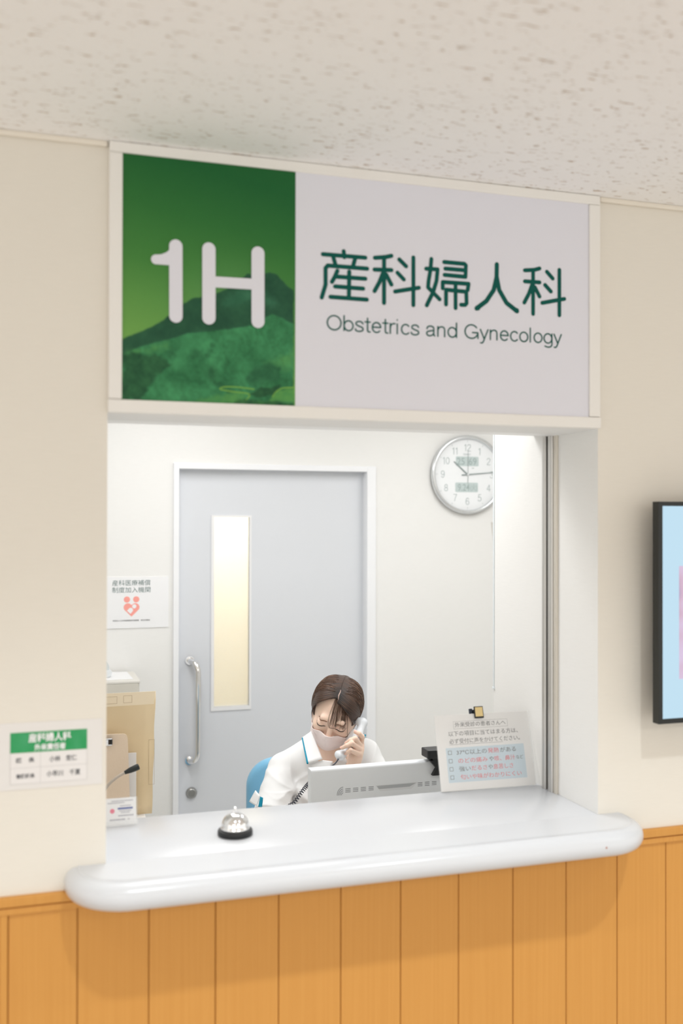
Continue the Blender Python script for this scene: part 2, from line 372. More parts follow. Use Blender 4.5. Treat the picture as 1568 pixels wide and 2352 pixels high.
def frosted():
    m = bpy.data.materials.new('frosted_glass'); m.use_nodes = True; N, L = m.node_tree.nodes, m.node_tree.links
    b = N['Principled BSDF']; b.inputs['Base Color'].default_value = (0.93, 0.93, 0.90, 1); b.inputs['Roughness'].default_value = 0.42
    b.inputs['Transmission Weight'].default_value = 0.9; b.inputs['IOR'].default_value = 1.3
    n = N.new('ShaderNodeTexNoise'); n.inputs['Scale'].default_value = 160; tc = N.new('ShaderNodeTexCoord'); L.new(tc.outputs['Object'], n.inputs['Vector'])
    bp = N.new('ShaderNodeBump'); bp.inputs['Strength'].default_value = 0.5; bp.inputs['Distance'].default_value = 0.002
    L.new(n.outputs['Fac'], bp.inputs['Height']); L.new(bp.outputs['Normal'], b.inputs['Normal']); return m
bm = BM(); box(bm, (PX0-0.001, YL+0.012, PZ0-0.001), (PX1+0.001, YL+0.018, PZ1+0.001)); link('frosted_pane', bm, frosted(), door)
bm = BM()      # long chrome pull handle with bent ends and round roses
hx = 0.566
pts = [(hx-0.026, YL, 1.106), (hx-0.024, YL-0.028, 1.105), (hx-0.012, YL-0.05, 1.098), (hx-0.002, YL-0.06, 1.075), (hx, YL-0.062, 1.04), (hx, YL-0.062, 0.9), (hx, YL-0.062, 0.74), (hx-0.002, YL-0.06, 0.70), (hx-0.012, YL-0.05, 0.678), (hx-0.024, YL-0.028, 0.670), (hx-0.026, YL, 0.669)]
tube(bm, smooth_path(pts, 6), 0.0125, 20)
for z in (1.106, 0.669): lathe(bm, [(0, 0.006), (0.019, 0.006), (0.021, 0.003), (0.021, 0)], 28, wallM(hx-0.026, YL, z))
link('pull_handle', bm, M_CHROME, door, angle=40)
bm = BM(); lathe(bm, [(0, 0.014), (0.017, 0.014), (0.019, 0.012), (0.019, 0.006), (0.0235, 0.006), (0.024, 0.004), (0.024, 0)], 36, wallM(0.549, YL, 0.527))
box(bm, (0.5475, YL-0.0155, 0.515), (0.5505, YL-0.0135, 0.539)); link('lock_cylinder', bm, M_STEEL, door, angle=40)
bm = BM()      # what shows as a yellow blur behind the frosted pane: an added stand-in, real object unknown
n = 40; prev = None
for k in range(n+1):
    x = 0.90+0.34*k/n; y = 2.66+0.02*math.sin(k*1.25)
    c = (bm.verts.new((x, y, 0.0)), bm.verts.new((x, y, 1.34)))
    if prev: bm.faces.new((prev[0], c[0], c[1], prev[1]))
    prev = c
cu = link('yellow_standin', bm, mat('yellow_matte', (0.86, 0.60, 0.12), 0.8), smooth=True)
md = cu.modifiers.new('thick', 'SOLIDIFY'); md.thickness = 0.003
tag(cu, 'unidentified yellow stand-in shape blurred behind the frosted pane of the door', 'screen')

# ------------------------------------------------------------------ sign over the opening
sg = thing('sign_board', 'large department sign with green landscape and 1H set above the reception window', 'sign', (0.54, 0, 1.94))
bm = BM()
FX1 = 1.0774
for a, b in (((0.0006, ZC-0.0215), (FX1, ZC-0.0008)), ((0.0006, 1.9535), (0.0258, ZC-0.022)), ((1.0500, 1.9535), (FX1, ZC-0.022)), ((-0.0005, ZL), (FX1+0.002, 1.9527))):
    box(bm, (a[0], -0.016, a[1]), (b[0], 0.0, b[1]), 0.0022, 2)
link('sign_frame', bm, M_FRAME, sg)
bm = BM(); box(bm, (0.3712, -0.0115, 1.952), (1.0494, 0, 2.4295)); link('text_panel', bm, M_WHITE, sg)
POLY = {'back':[(0.0256, 2.0691), (0.0508, 2.0821), (0.0866, 2.0985), (0.1175, 2.1213), (0.1435, 2.1452), (0.167, 2.16), (0.1829, 2.1624), (0.2068, 2.168), (0.2255, 2.1787), (0.2389, 2.1876), (0.2632, 2.2067), (0.2727, 2.2155), (0.2822, 2.2122), (0.3041, 2.2166), (0.3179, 2.2208), (0.3317, 2.2173), (0.3484, 2.201), (0.3674, 2.1875), (0.3676, 2.1101), (0.0257, 2.033)],
'mid':[(0.0257, 2.0382), (0.056, 2.0553), (0.115, 2.0741), (0.1515, 2.088), (0.2123, 2.0968), (0.2526, 2.1046), (0.2825, 2.1117), (0.3071, 2.128), (0.3236, 2.1366), (0.3458, 2.1291), (0.3676, 2.1196), (0.368, 1.9515), (0.026, 1.9512)],
'lf':[(0.0257, 2.0382), (0.0434, 2.0442), (0.0688, 2.0417), (0.0996, 2.0368), (0.1204, 2.0248), (0.0946, 2.0053), (0.0767, 1.9811), (0.0691, 1.9627), (0.0564, 1.9518), (0.026, 1.9512)],
'peak':[(0.2202, 2.1491), (0.239, 2.169), (0.2632, 2.1867), (0.2768, 2.185), (0.307, 2.1791), (0.3319, 2.1593), (0.307, 2.1495), (0.2742, 2.1567), (0.2417, 2.1452)],
'b1':[(0.2665, 2.0026), (0.2882, 2.033), (0.3211, 2.0373), (0.3433, 2.0276), (0.335, 2.0056), (0.302, 1.9934), (0.2774, 1.9937)],
'b2':[(0.2774, 1.9723), (0.2965, 1.9851), (0.3406, 1.9929), (0.3268, 1.9743), (0.2993, 1.9651)],
'b3':[(0.2423, 1.9509), (0.2557, 1.9621), (0.2802, 1.9644), (0.3075, 1.9601), (0.368, 1.9596), (0.368, 1.9515)],
'b4':[(0.1125, 2.0583), (0.1255, 2.059), (0.132, 2.0437), (0.1203, 2.0378), (0.1125, 2.0479)],
'b5':[(0.1621, 2.04), (0.1832, 2.0516), (0.1991, 2.063), (0.2071, 2.0581), (0.1992, 2.0471), (0.1727, 2.0379)],
'b6':[(0.1886, 2.0255), (0.2072, 2.0158), (0.2153, 1.987), (0.202, 1.9891)],
'l1':[(0.3046, 2.0365), (0.3349, 2.0515), (0.3677, 2.0613), (0.3678, 2.0288), (0.3433, 2.0276)],
'l2':[(0.1519, 1.9515), (0.1888, 1.9622), (0.253, 1.9753), (0.2747, 1.9722), (0.253, 1.9527)],
'l3':[(0.3185, 1.9618), (0.3323, 1.9812), (0.3679, 1.9908), (0.368, 1.9596)],
'l4':[(0.0358, 2.0413), (0.0764, 2.0564), (0.1151, 2.0676), (0.1125, 2.0557), (0.0765, 2.0486)]}
ROADS = [[(0.2856, 1.9833), (0.253, 1.986), (0.226, 1.9854), (0.2175, 1.9805), (0.2422, 1.9767), (0.276, 1.973), (0.2693, 1.9599)], [(0.3679, 1.9903), (0.3434, 1.9876), (0.3295, 1.9784), (0.324, 1.9701)]]
# the printed landscape: one fine grid whose colours are the photograph printed on the sheet
def vnoise(u, v, seed):
    r = np.random.default_rng(seed).random((64, 64)); i = np.floor(u).astype(int); j = np.floor(v).astype(int); f, g = u-i, v-j
    f = f*f*(3-2*f); g = g*g*(3-2*g); i %= 64; j %= 64; i1 = (i+1) % 64; j1 = (j+1) % 64
    return (r[i, j]*(1-f)+r[i1, j]*f)*(1-g)+(r[i, j1]*(1-f)+r[i1, j1]*f)*g
def fbm(u, v, seed, n=5):
    s = 0; a_ = 0.5
    for o in range(n): s = s+a_*vnoise(u*2**o+7*o, v*2**o+3*o, seed+o); a_ *= 0.5
    return s/(1-0.5**n)-0.5
def polysd(P, x, z):
    d = np.full(x.shape, 9.0); ins = np.zeros(x.shape, bool)
    for (x0, z0), (x1, z1) in zip(P, P[1:]+P[:1]):
        ex, ez = x1-x0, z1-z0; t = np.clip(((x-x0)*ex+(z-z0)*ez)/(ex*ex+ez*ez+1e-12), 0, 1); d = np.minimum(d, np.hypot(x-x0-t*ex, z-z0-t*ez))
        cnd = (z0 > z) != (z1 > z); ins ^= cnd & (x < ex*(z-z0)/(ez if abs(ez) > 1e-9 else 1e-9)+x0)
    return np.where(ins, -d, d)
LX0, LX1, LZ0, LZ1 = 0.0256, 0.3711, 1.9520, 2.4295
nx_, nz_ = 260, 360
gx, gz = np.meshgrid(np.linspace(LX0, LX1, nx_), np.linspace(LZ0, LZ1, nz_), indexing='ij')
U_ = (gx-LX0)/(LX1-LX0); V_ = (gz-LZ0)/(LZ1-LZ0)
def lerp(A, B_, t): return A+(B_-A)*t[..., None]
t_ = np.clip(V_+0.16*(U_-0.3), 0, 1)
C_ = np.zeros(gx.shape+(3,))
key = [(0.18, (0.165, 0.37, 0.080)), (0.40, (0.100, 0.285, 0.060)), (0.55, (0.055, 0.215, 0.042)), (0.78, (0.026, 0.155, 0.032)), (1.0, (0.011, 0.115, 0.028))]
for ch in range(3): C_[..., ch] = np.interp(t_, [k_[0] for k_ in key], [k_[1][ch] for k_ in key])
C_ = lerp(C_, np.array((0.115, 0.30, 0.10)), 0.55*np.exp(-((U_-0.62)/0.25)**2-((V_-0.44)/0.13)**2))
def layer(P, col, col2, sc, soft, jit, seed, op=1.0, st=1.0):
    global C_
    n1 = fbm(gx*sc, gz*sc*st, seed); n2 = fbm(gx*170, gz*170, seed+20)
    m = np.clip(0.5-(polysd(P, gx, gz)+jit*(fbm(gx*90, gz*90, seed+40)))/soft, 0, 1)*op
    cc = lerp(np.broadcast_to(np.array(col), C_.shape), np.array(col2), np.clip(0.5+1.5*n1+0.7*n2, 0, 1)); C_ = lerp(C_, cc, m)
layer(POLY['back'], (0.012, 0.070, 0.036), (0.022, 0.105, 0.050), 35, 0.0022, 0.004, 1)
layer(POLY['peak'], (0.022, 0.12, 0.060), (0.045, 0.18, 0.095), 40, 0.016, 0.02, 2, 0.85)
layer(POLY['mid'], (0.020, 0.135, 0.050), (0.052, 0.265, 0.105), 30, 0.0030, 0.004, 3)
for k_, s_ in (('b5', 4), ('b6', 5), ('b4', 6)): layer(POLY[k_], (0.010, 0.075, 0.030), (0.022, 0.13, 0.05), 60, 0.016, 0.03, s_, 0.8)
for k_, s_ in (('l4', 7), ('l1', 8)): layer(POLY[k_], (0.085, 0.30, 0.085), (0.060, 0.25, 0.085), 40, 0.014, 0.02, s_, 0.7)
# ridges and gullies running down the slopes
rg = np.sin((gx*0.9+gz*0.55)*210+5*fbm(gx*25, gz*25, 60)*6)*np.clip(0.5-polysd(POLY['mid'], gx, gz)/0.01, 0, 1); C_ *= (1+0.16*rg*np.clip(0.4+2*fbm(gx*18, gz*18, 66), 0, 1))[..., None]
layer(POLY['lf'], (0.009, 0.060, 0.026), (0.026, 0.125, 0.048), 70, 0.008, 0.016, 9, 0.95)
layer(POLY['b1'], (0.012, 0.085, 0.036), (0.030, 0.16, 0.065), 70, 0.008, 0.014, 10, 0.85)
layer(POLY['l2'], (0.105, 0.32, 0.075), (0.060, 0.25, 0.075), 50, 0.008, 0.012, 11, 0.8); layer(POLY['l3'], (0.11, 0.33, 0.07), (0.07, 0.27, 0.07), 50, 0.006, 0.01, 12, 0.85)
for rd in ROADS:
    P = [(q.x, q.z) for q in smooth_path([(x, 0, z) for x, z in rd], 6)]; d_ = np.full(gx.shape, 9.0)
    for (x0, z0), (x1, z1) in zip(P, P[1:]):
        ex, ez = x1-x0, z1-z0; tt = np.clip(((gx-x0)*ex+(gz-z0)*ez)/(ex*ex+ez*ez+1e-12), 0, 1); d_ = np.minimum(d_, np.hypot(gx-x0-tt*ex, gz-z0-tt*ez))
    C_ = lerp(C_, np.array((0.20, 0.42, 0.065)), 0.8*np.clip(1.4-d_/0.0014, 0, 1))
layer(POLY['b2'], (0.008, 0.055, 0.024), (0.022, 0.11, 0.04), 90, 0.005, 0.009, 13, 0.95); layer(POLY['b3'], (0.008, 0.050, 0.022), (0.05, 0.19, 0.05), 90, 0.006, 0.012, 14, 0.85)
me = bpy.data.meshes.new('landscape_print')
V3 = np.stack([gx, np.full(gx.shape, -0.0112), gz], -1).reshape(-1, 3); idg = np.arange(nx_*nz_).reshape(nx_, nz_)
Q_ = np.stack([idg[:-1, :-1], idg[1:, :-1], idg[1:, 1:], idg[:-1, 1:]], -1).reshape(-1, 4)
cor = np.array([(LX0, 0, LZ0), (LX1, 0, LZ0), (LX1, 0, LZ1), (LX0, 0, LZ1)]); nb = len(V3); V3 = np.concatenate([V3, cor])
ci = [idg[0, 0], idg[-1, 0], idg[-1, -1], idg[0, -1]]
Q_ = np.concatenate([Q_, [[ci[k_], nb+k_, nb+(k_+1) % 4, ci[(k_+1) % 4]] for k_ in range(4)]])
me.from_pydata(V3.tolist(), [], Q_.tolist())
ca = me.color_attributes.new('print', 'FLOAT_COLOR', 'POINT'); cv = np.ones((len(V3), 4), np.float32); cv[:nb, :3] = np.clip(C_.reshape(-1, 3), 0.003, 1); cv[nb:, :3] = 0.1; ca.data.foreach_set('color', cv.ravel())
def print_mat():
    m = mat('printed_landscape', (0.05, 0.2, 0.06), 0.55, spec=0.25); N, L = m.node_tree.nodes, m.node_tree.links
    at_ = N.new('ShaderNodeVertexColor'); at_.layer_name = 'print'; L.new(at_.outputs['Color'], N['Principled BSDF'].inputs['Base Color']); return m
link_me('landscape_print', me, print_mat(), sg)
KANJI = [[(0.4739, 2.2763), (0.4752, 2.2642)], [(0.429, 2.2665), (0.5212, 2.2668)], [(0.4514, 2.2623), (0.4566, 2.2457)], [(0.4991, 2.2643), (0.4943, 2.2468)], [(0.5252, 2.2442), (0.4396, 2.244), (0.4349, 2.2383), (0.435, 2.2044), (0.4268, 2.1774)], [(0.4602, 2.2346), (0.4554, 2.2229), (0.4487, 2.2111)], [(0.4554, 2.2225), (0.5212, 2.2229)], [(0.4555, 2.2021), (0.5164, 2.2019)], [(0.4457, 2.1799), (0.5245, 2.1796)], [(0.486, 2.2347), (0.4853, 2.1815)], [(0.5422, 2.2682), (0.5657, 2.2716), (0.5788, 2.2754)], [(0.5414, 2.2436), (0.5789, 2.2453)], [(0.5625, 2.2706), (0.5626, 2.1753)], [(0.5597, 2.2365), (0.5516, 2.2167), (0.5415, 2.1988)], [(0.567, 2.2352), (0.5789, 2.2149)], [(0.5965, 2.2691), (0.6118, 2.256)], [(0.5924, 2.241), (0.6068, 2.2278)], [(0.5871, 2.2009), (0.6409, 2.2128)], [(0.6283, 2.2759), (0.6284, 2.1751)], [(0.6693, 2.2761), (0.6672, 2.2526), (0.663, 2.2289), (0.6618, 2.2151), (0.6883, 2.1916)], [(0.6575, 2.2545), (0.6836, 2.255), (0.6811, 2.2302), (0.6735, 2.2062), (0.6589, 2.1768)], [(0.6988, 2.2719), (0.7457, 2.2717), (0.7492, 2.2688), (0.7483, 2.2439), (0.6997, 2.2445)], [(0.7014, 2.258), (0.7483, 2.2581)], [(0.6955, 2.2156), (0.6955, 2.2289), (0.7557, 2.2294), (0.7535, 2.2158)], [(0.7031, 2.1817), (0.7031, 2.213), (0.7501, 2.212), (0.751, 2.1873), (0.7475, 2.1835), (0.7381, 2.1832)], [(0.7252, 2.2288), (0.7253, 2.1753)], [(0.8226, 2.2766), (0.8221, 2.2486), (0.8151, 2.2202), (0.7977, 2.1952), (0.7747, 2.1778)], [(0.8221, 2.2506), (0.8283, 2.2212), (0.8459, 2.1945), (0.8712, 2.1781)], [(0.8903, 2.2691), (0.9128, 2.2716), (0.9263, 2.2759)], [(0.8903, 2.2449), (0.9263, 2.2452)], [(0.9105, 2.2706), (0.9105, 2.1746)], [(0.9083, 2.239), (0.9002, 2.2183), (0.889, 2.1982)], [(0.915, 2.2334), (0.9263, 2.214)], [(0.9444, 2.27), (0.9589, 2.2561)], [(0.9399, 2.2405), (0.9544, 2.227)], [(0.9331, 2.2004), (0.9878, 2.213)], [(0.9754, 2.2765), (0.9754, 2.1759)]]
bm = BM()
for i, s in enumerate(KANJI):
    stroke2(bm, s, 0.0050 if 26 <= i <= 27 else 0.0044, 0.0006, 8, 0, wallM(0, -0.0115, 0))
# the flare at the foot of the "person" character
for a in ((0.7765, 2.1790), (0.8695, 2.1793)): stroke2(bm, [a, (a[0]+0.001, a[1])], 0.0056, 0.0006, 10, 0, wallM(0, -0.0115, 0))
link('kanji_lettering', bm, M_TEALINK, sg)
bm = BM(); glyphs(bm, 'Obstetrics and Gynecology', 0.0318, 0.00148, wallM(0.4385, -0.0115, 2.1112), 0.5405); link('english_lettering', bm, M_TEALINK, sg)
bm = BM()
FLAG = [(0.1208, 2.2639), (0.1175, 2.2506), (0.1097, 2.2434), (0.1002, 2.2389), (0.0899, 2.2376), (0.0899, 2.2188), (0.1171, 2.2189), (0.1288, 2.224), (0.1352, 2.2586), (0.1286, 2.2685)]
prism(bm, [(x, z) for x, z in FLAG], 0, 0.00085, wallM(0, -0.0122, 0)); stroke2(bm, [(0.0899, 2.2281), (0.0912, 2.2281)], 0.0094, 0.0010, 14, 0, wallM(0, -0.0122, 0))
stroke2(bm, [(0.1284, 2.2573), (0.1290, 2.1200)], 0.0130, 0.0010, 16, 0, wallM(0, -0.0122, 0))
for i, s in enumerate([[(0.1936, 2.2568), (0.194, 2.1207)], [(0.2928, 2.2571), (0.2932, 2.1197)], [(0.1938, 2.1926), (0.293, 2.194)]]): stroke2(bm, s, 0.0132 if i < 2 else 0.0108, 0.0010, 16, 0, wallM(0, -0.0122, 0))
link('number_lettering', bm, M_WHITE, sg)

# ------------------------------------------------------------------ counter
ct = thing('reception_counter', 'long white counter top with rounded ends under the reception window', 'counter', (0.54, 0.05, 1.03))
xa, xb, yf, R_ = -0.0775, 1.1575, -0.142, 0.118
path = [(xa, 0.0, -1, 0), (xa, -0.01, -1, 0)]
for k in range(15):
    t = PI+PI/2*k/14; path.append((xa+R_+R_*math.cos(t), yf+R_+R_*math.sin(t), math.cos(t), math.sin(t)))
for k in range(15):
    t = 1.5*PI+PI/2*k/14; path.append((xb-R_+R_*math.cos(t), yf+R_+R_*math.sin(t), math.cos(t), math.sin(t)))
path += [(xb, -0.01, 1, 0), (xb, 0.0, 1, 0)]
TH, br = 0.050, 0.025
prof = [(0.045, ZK), (0.030, ZK), (0.0285, ZK+0.0008), (0.0265, ZK+0.0008)]
for k in range(13):
    a = PI/2-PI*k/12; prof.append((br*(1-math.cos(a)), ZK-0.001-br+br*math.sin(a)))
prof += [(0.04, ZK-0.051)]
bm = BM(); rows = []
for d, z in prof: rows.append([bm.verts.new((x-nx*d, y-ny*d, z)) for x, y, nx, ny in path])
for a, b in zip(rows, rows[1:]):
    for k in range(len(path)-1): bm.faces.new((a[k], a[k+1], b[k+1], b[k]))
bm.faces.new(rows[0]); bm.faces.new(rows[-1][::-1])
box(bm, (0.0, -0.002, ZK-0.05), (W_, 0.281, ZK-0.00005), 0.002, 2)
link('counter_slab', bm, M_COUNTER, ct, angle=50)
bm = BM(); lathe(bm, [(0, 0.0006), (0.0022, 0.0006), (0.0024, 0)], 12, wallM(1.012, -0.1417, 1.036)); link('stain', bm, mat('brown_speck', (0.45, 0.25, 0.2), 0.7), ct)

# ------------------------------------------------------------------ service bell
bl = thing('service_bell', 'chrome call bell with black base on the white counter', 'bell', (0.2725, 0.099, ZK))
Mb = Matrix.Translation((0.2725, 0.099, ZK))
bm = BM(); lathe(bm, [(0, 0.0), (0.0355, 0), (0.0368, 0.002), (0.0368, 0.0085), (0.0355, 0.0115), (0.031, 0.0125), (0, 0.0125)], 48, Mb); link('base', bm, M_BLACK, bl, angle=40)
dome = [(0.0302, 0.0125), (0.0310, 0.0135), (0.0306, 0.0165), (0.0288, 0.0195)]
for k in range(1, 13):
    a = PI/2*k/12; dome.append((0.0288*math.cos(a)**0.9 if k < 12 else 0, 0.0195+0.0265*math.sin(a)))
bm = BM(); lathe(bm, dome, 56, Mb); link('dome', bm, M_CHROME, bl, smooth=True)
bm = BM(); lathe(bm, [(0.0045, 0.0455), (0.0045, 0.0475), (0.0030, 0.048), (0.0030, 0.054), (0.0034, 0.0545), (0.0032, 0.0575), (0, 0.059)], 20, Mb); link('plunger', bm, M_CHROME, bl, angle=40)

# ------------------------------------------------------------------ small card in an acrylic holder, by the left jamb
ch = thing('card_holder', 'small clear acrylic card stand on the counter beside the left wall edge', 'card holder', (0.04, 0.235, ZK))
M_ACR = mat('clear_acrylic', (0.93, 0.95, 0.94), 0.05, alpha=0.10)
e2 = Vector((0, 0.30, 0.954)).normalized(); CM = Matrix(((1, 0, 0, -0.012), (0, e2.y, -e2.z, 0.228), (0, e2.z, e2.y, ZK+0.0015), (0, 0, 0, 1)))
bm = BM(); box(bm, (0, 0, -0.0035), (0.098, 0.0585, -0.0017), 0.0004, 1, CM); box(bm, (0, -0.001, -0.0035), (0.098, 0.001, 0.006), 0.0004, 1, CM); box(bm, (0, -0.001, 0.0045), (0.098, 0.010, 0.006), 0.0004, 1, CM)
box(bm, (-0.012, 0.2385, ZK), (0.086, 0.27, ZK+0.0018), 0.0004, 1); link('acrylic_stand', bm, M_ACR, ch)
cdm = thing('business_card', 'white printed card standing in the clear holder on the counter', 'card', (0.04, 0.235, ZK))
bm = BM(); box(bm, (0.003, 0.0012, -0.0014), (0.0945, 0.0575, -0.0009), M=CM); link('card_stock', bm, M_PAPER, cdm)
bm = BM()
random.seed(3)
for v, u0, u1, h in ((0.0515, 0.042, 0.088, 0.0011), (0.0475, 0.034, 0.070, 0.0011), (0.0408, 0.060, 0.083, 0.001), (0.0305, 0.058, 0.084, 0.001), (0.0268, 0.062, 0.080, 0.001), (0.0205, 0.056, 0.088, 0.0014), (0.0125, 0.038, 0.070, 0.0016), (0.0125, 0.076, 0.080, 0.0012)):
    u = u0
    while u < u1:
        l_ = random.uniform(0.0016, 0.0032); box(bm, (u, v-h, -0.0009), (min(u+l_, u1), v+h, -0.00075), M=CM); u += l_+0.0008
link('small_print', bm, mat('pale_ink', (0.42, 0.42, 0.46), 0.6), cdm)
bm = BM(); box(bm, (0.055, 0.0335, -0.0009), (0.087, 0.0372, -0.00075), M=CM); link('blue_line', bm, mat('blue_ink', (0.10, 0.14, 0.36), 0.6), cdm)
bm = BM(); lathe(bm, [(0, 0.0002), (0.0048, 0.0002), (0.005, 0)], 20, CM @ Matrix.Translation((0.0435, 0.031, -0.0009))); link('pink_mark', bm, mat('pink_ink', (0.80, 0.25, 0.33), 0.6), cdm)

# ------------------------------------------------------------------ notice on the stand at the right of the counter
e1 = Vector((0.251, -0.007, 0)); NW = e1.length; e1.normalize()
e2 = Vector((0.0, 0.0494, 0.1767)); NH = e2.length; e2 = (e2-e1*e2.dot(e1)).normalized(); e3 = e1.cross(e2)
NO = Vector((0.8135, 0.2650, ZK+0.001))
NM = Matrix(((e1.x, e2.x, e3.x, NO.x), (e1.y, e2.y, e3.y, NO.y), (e1.z, e2.z, e3.z, NO.z), (0, 0, 0, 1)))
ns = thing('acrylic_stand', 'clear leaning acrylic stand holding the patient notice by the right jamb', 'stand', (0.94, 0.275, ZK))
bm = BM()
box(bm, (-0.001, 0.0, -0.0042), (NW+0.004, NH-0.002, -0.0022), 0.0005, 1, NM)
prism(bm, [(-0.001, 0.0), (NW+0.013, 0.0), (NW+0.002, NH-0.001), (-0.001, NH-0.001)], 0.0012, 0.0028, NM)
box(bm, (-0.001, 0.0, -0.0042), (NW+0.010, 0.0015, 0.0028), 0.0003, 1, NM)
box(bm, (NO.x, 0.268, ZK), (NO.x+NW, 0.278, ZK+0.002), 0.0005, 1)
link('acrylic_sheet', bm, M_ACR, ns)
nt = thing('patient_notice', 'printed patient notice with pale blue checklist panel leaning on the counter', 'notice', (0.94, 0.27, ZK))
bm = BM(); box(bm, (0, 0.0016, -0.0018), (NW, NH, -0.0004), M=NM); link('laminated_sheet', bm, mat('laminated_paper', (0.80, 0.785, 0.775), 0.35), nt)
def T(u, v, dz=0.0): return NM @ Matrix.Translation((u*NW, v*NH, -0.0004+dz))
bm = BM(); box(bm, (0.085*NW, 0.115*NH, -0.0004), (0.919*NW, 0.566*NH, -0.00025), M=NM); link('checklist_panel', bm, mat('pale_blue_print', (0.555, 0.665, 0.74), 0.4), nt)
bm = BM()
for v in (0.907, 0.810): box(bm, (0.19*NW, v*NH, -0.0004), (0.77*NW, v*NH+0.0004, -0.0002), M=NM)
for u in (0.19, 0.77): box(bm, (u*NW, 0.810*NH, -0.0004), (u*NW+0.0004, 0.907*NH, -0.0002), M=NM)
box(bm, (0.13*NW, 0.6035*NH, -0.0004), (0.70*NW, 0.6035*NH+0.0006, -0.0002), M=NM)
for v in (0.504, 0.395, 0.29, 0.183):
    for k in range(4):
        a = Matrix.Translation((0.125*NW, v*NH, 0)) @ Matrix.Rotation(PI/2*k, 4, 'Z'); box(bm, (-0.0048, 0.0037, -0.0004), (0.0048, 0.0048, -0.00015), M=NM @ a)
link('ruled_lines', bm, M_INK, nt)
cs = 0.0132; dv = -0.030
R1 = [('外来受診の患者さんへ', 0.0125, 0.205, 0.750, 0.8385), ('以下の項目に当てはまる方は、', 0.0132, 0.13, 0.873, 0.722), ('必ず受付に声をかけてください。', 0.0132, 0.13, 0.885, 0.622)]
gr = [(b, s, (u1-u0_)*NW, T(u0_, v), 'LEFT', 0.0) for b, s, u0_, u1, v in R1]
def seg(txt, zx0, zx1, v, s=cs): 
    u0_ = (zx0-195-(0.5-v)*45)/953; u1 = (zx1-195-(0.5-v)*45)/953
    return (txt, s, (u1-u0_)*NW, T(u0_, v+dv, 0.00016), 'LEFT', 0.0)
texts('dark_lettering', gr+[seg('37℃以上の', 380, 685, .504), seg('がある', 822, 985, .504), seg('や', 706, 752, .395), seg('など', 985, 1055, .400, 0.0105), seg('強い', 400, 515, .29), seg('や', 694, 740, .29)], M_INK, nt)
texts('red_lettering', [seg('発熱', 697, 810, .504), seg('のどの痛み', 395, 690, .395), seg('咳、鼻汁', 760, 975, .395), seg('だるさ', 523, 683, .29), seg('息苦しさ', 745, 950, .29), seg('匂いや味がわかりにくい', 410, 1030, .183)], M_RED, nt)
cl = thing('binder_clip', 'small black clip with gold face on top edge of the patient notice', 'clip', tuple(NM @ Vector((0.465*NW, NH, 0))))
cu_, cv_ = 0.462*NW, NH
bm = BM(); box(bm, (cu_-0.0115, cv_-0.012, 0.003), (cu_+0.0125, cv_+0.017, 0.0075), 0.001, 2, NM); box(bm, (cu_-0.0115, cv_-0.012, -0.012), (cu_+0.0125, cv_+0.010, -0.0045), 0.001, 2, NM); box(bm, (cu_-0.0115, cv_+0.0005, -0.012), (cu_+0.0125, cv_+0.010, 0.004), 0.001, 2, NM)
link('clip_body', bm, M_BLACK, cl)
bm = BM(); box(bm, (cu_-0.0095, cv_-0.008, 0.0074), (cu_+0.0105, cv_+0.0150, 0.0079), 0.0003, 1, NM); link('gold_plate', bm, mat('pale_gold', (0.72, 0.56, 0.27), 0.4, metal=0.2), cl)
bm = BM(); box(bm, (cu_-0.020, cv_-0.002, -0.010), (cu_-0.0115, cv_+0.013, -0.004), 0.001, 1, NM); link('clip_lever', bm, mat('dark_blue_black', (0.02, 0.03, 0.05), 0.4), cl)

# ------------------------------------------------------------------ notice on the corridor wall, left
ln = thing('wall_notice', 'laminated notice with green header on the corridor wall left of opening', 'notice', (-0.11, 0, 1.276))
bm = BM(); box(bm, (-0.228, -0.0016, 1.2139), (-0.0075, 0, 1.3395), 0.0004, 1); link('laminated_sheet', bm, mat('laminate_grey', (0.76, 0.735, 0.715), 0.3), ln)
bm = BM(); box(bm, (-0.1755, -0.0020, 1.2245), (-0.036, -0.0014, 1.3212)); link('paper', bm, mat('notice_paper', (0.79, 0.765, 0.755), 0.5), ln)
bm = BM(); box(bm, (-0.1755, -0.0024, 1.2830), (-0.036, -0.0019, 1.3212)); link('green_header', bm, mat('leaf_green_print', (0.012, 0.30, 0.085), 0.5, noise=((30, 30, 30), 0.6, (0.06, 0.36, 0.16))), ln)
bm = BM()
for z in (1.2830, 1.2545, 1.2245): box(bm, (-0.1755, -0.0023, z), (-0.036, -0.0019, z+0.0005))
for x in (-0.1755, -0.1218, -0.0365): box(bm, (x, -0.0023, 1.2245), (x+0.0005, -0.0019, 1.2830))
link('table_rules', bm, mat('pale_rule', (0.5, 0.48, 0.48), 0.6), ln)
texts('white_lettering', [('産科婦人科', 0.0172, 0.0775, wallM(-0.143, -0.0024, 1.3035), 'LEFT', 0.0005), ('外来責任者', 0.0125, 0.057, wallM(-0.1325, -0.0024, 1.2872), 'LEFT', 0.0004)], M_PAPER, ln)
texts('black_lettering', [('医　長', 0.0095, 0.033, wallM(-0.165, -0.0020, 1.2655), 'LEFT', 0.0002), ('小林　宏仁', 0.0115, 0.050, wallM(-0.105, -0.0020, 1.2640), 'LEFT', 0.0002),
      ('看護師長', 0.0085, 0.0335, wallM(-0.165, -0.0020, 1.2360), 'LEFT', 0.0002), ('小早川　千夏', 0.0115, 0.062, wallM(-0.110, -0.0020, 1.2362), 'LEFT', 0.0002)], M_INK, ln)

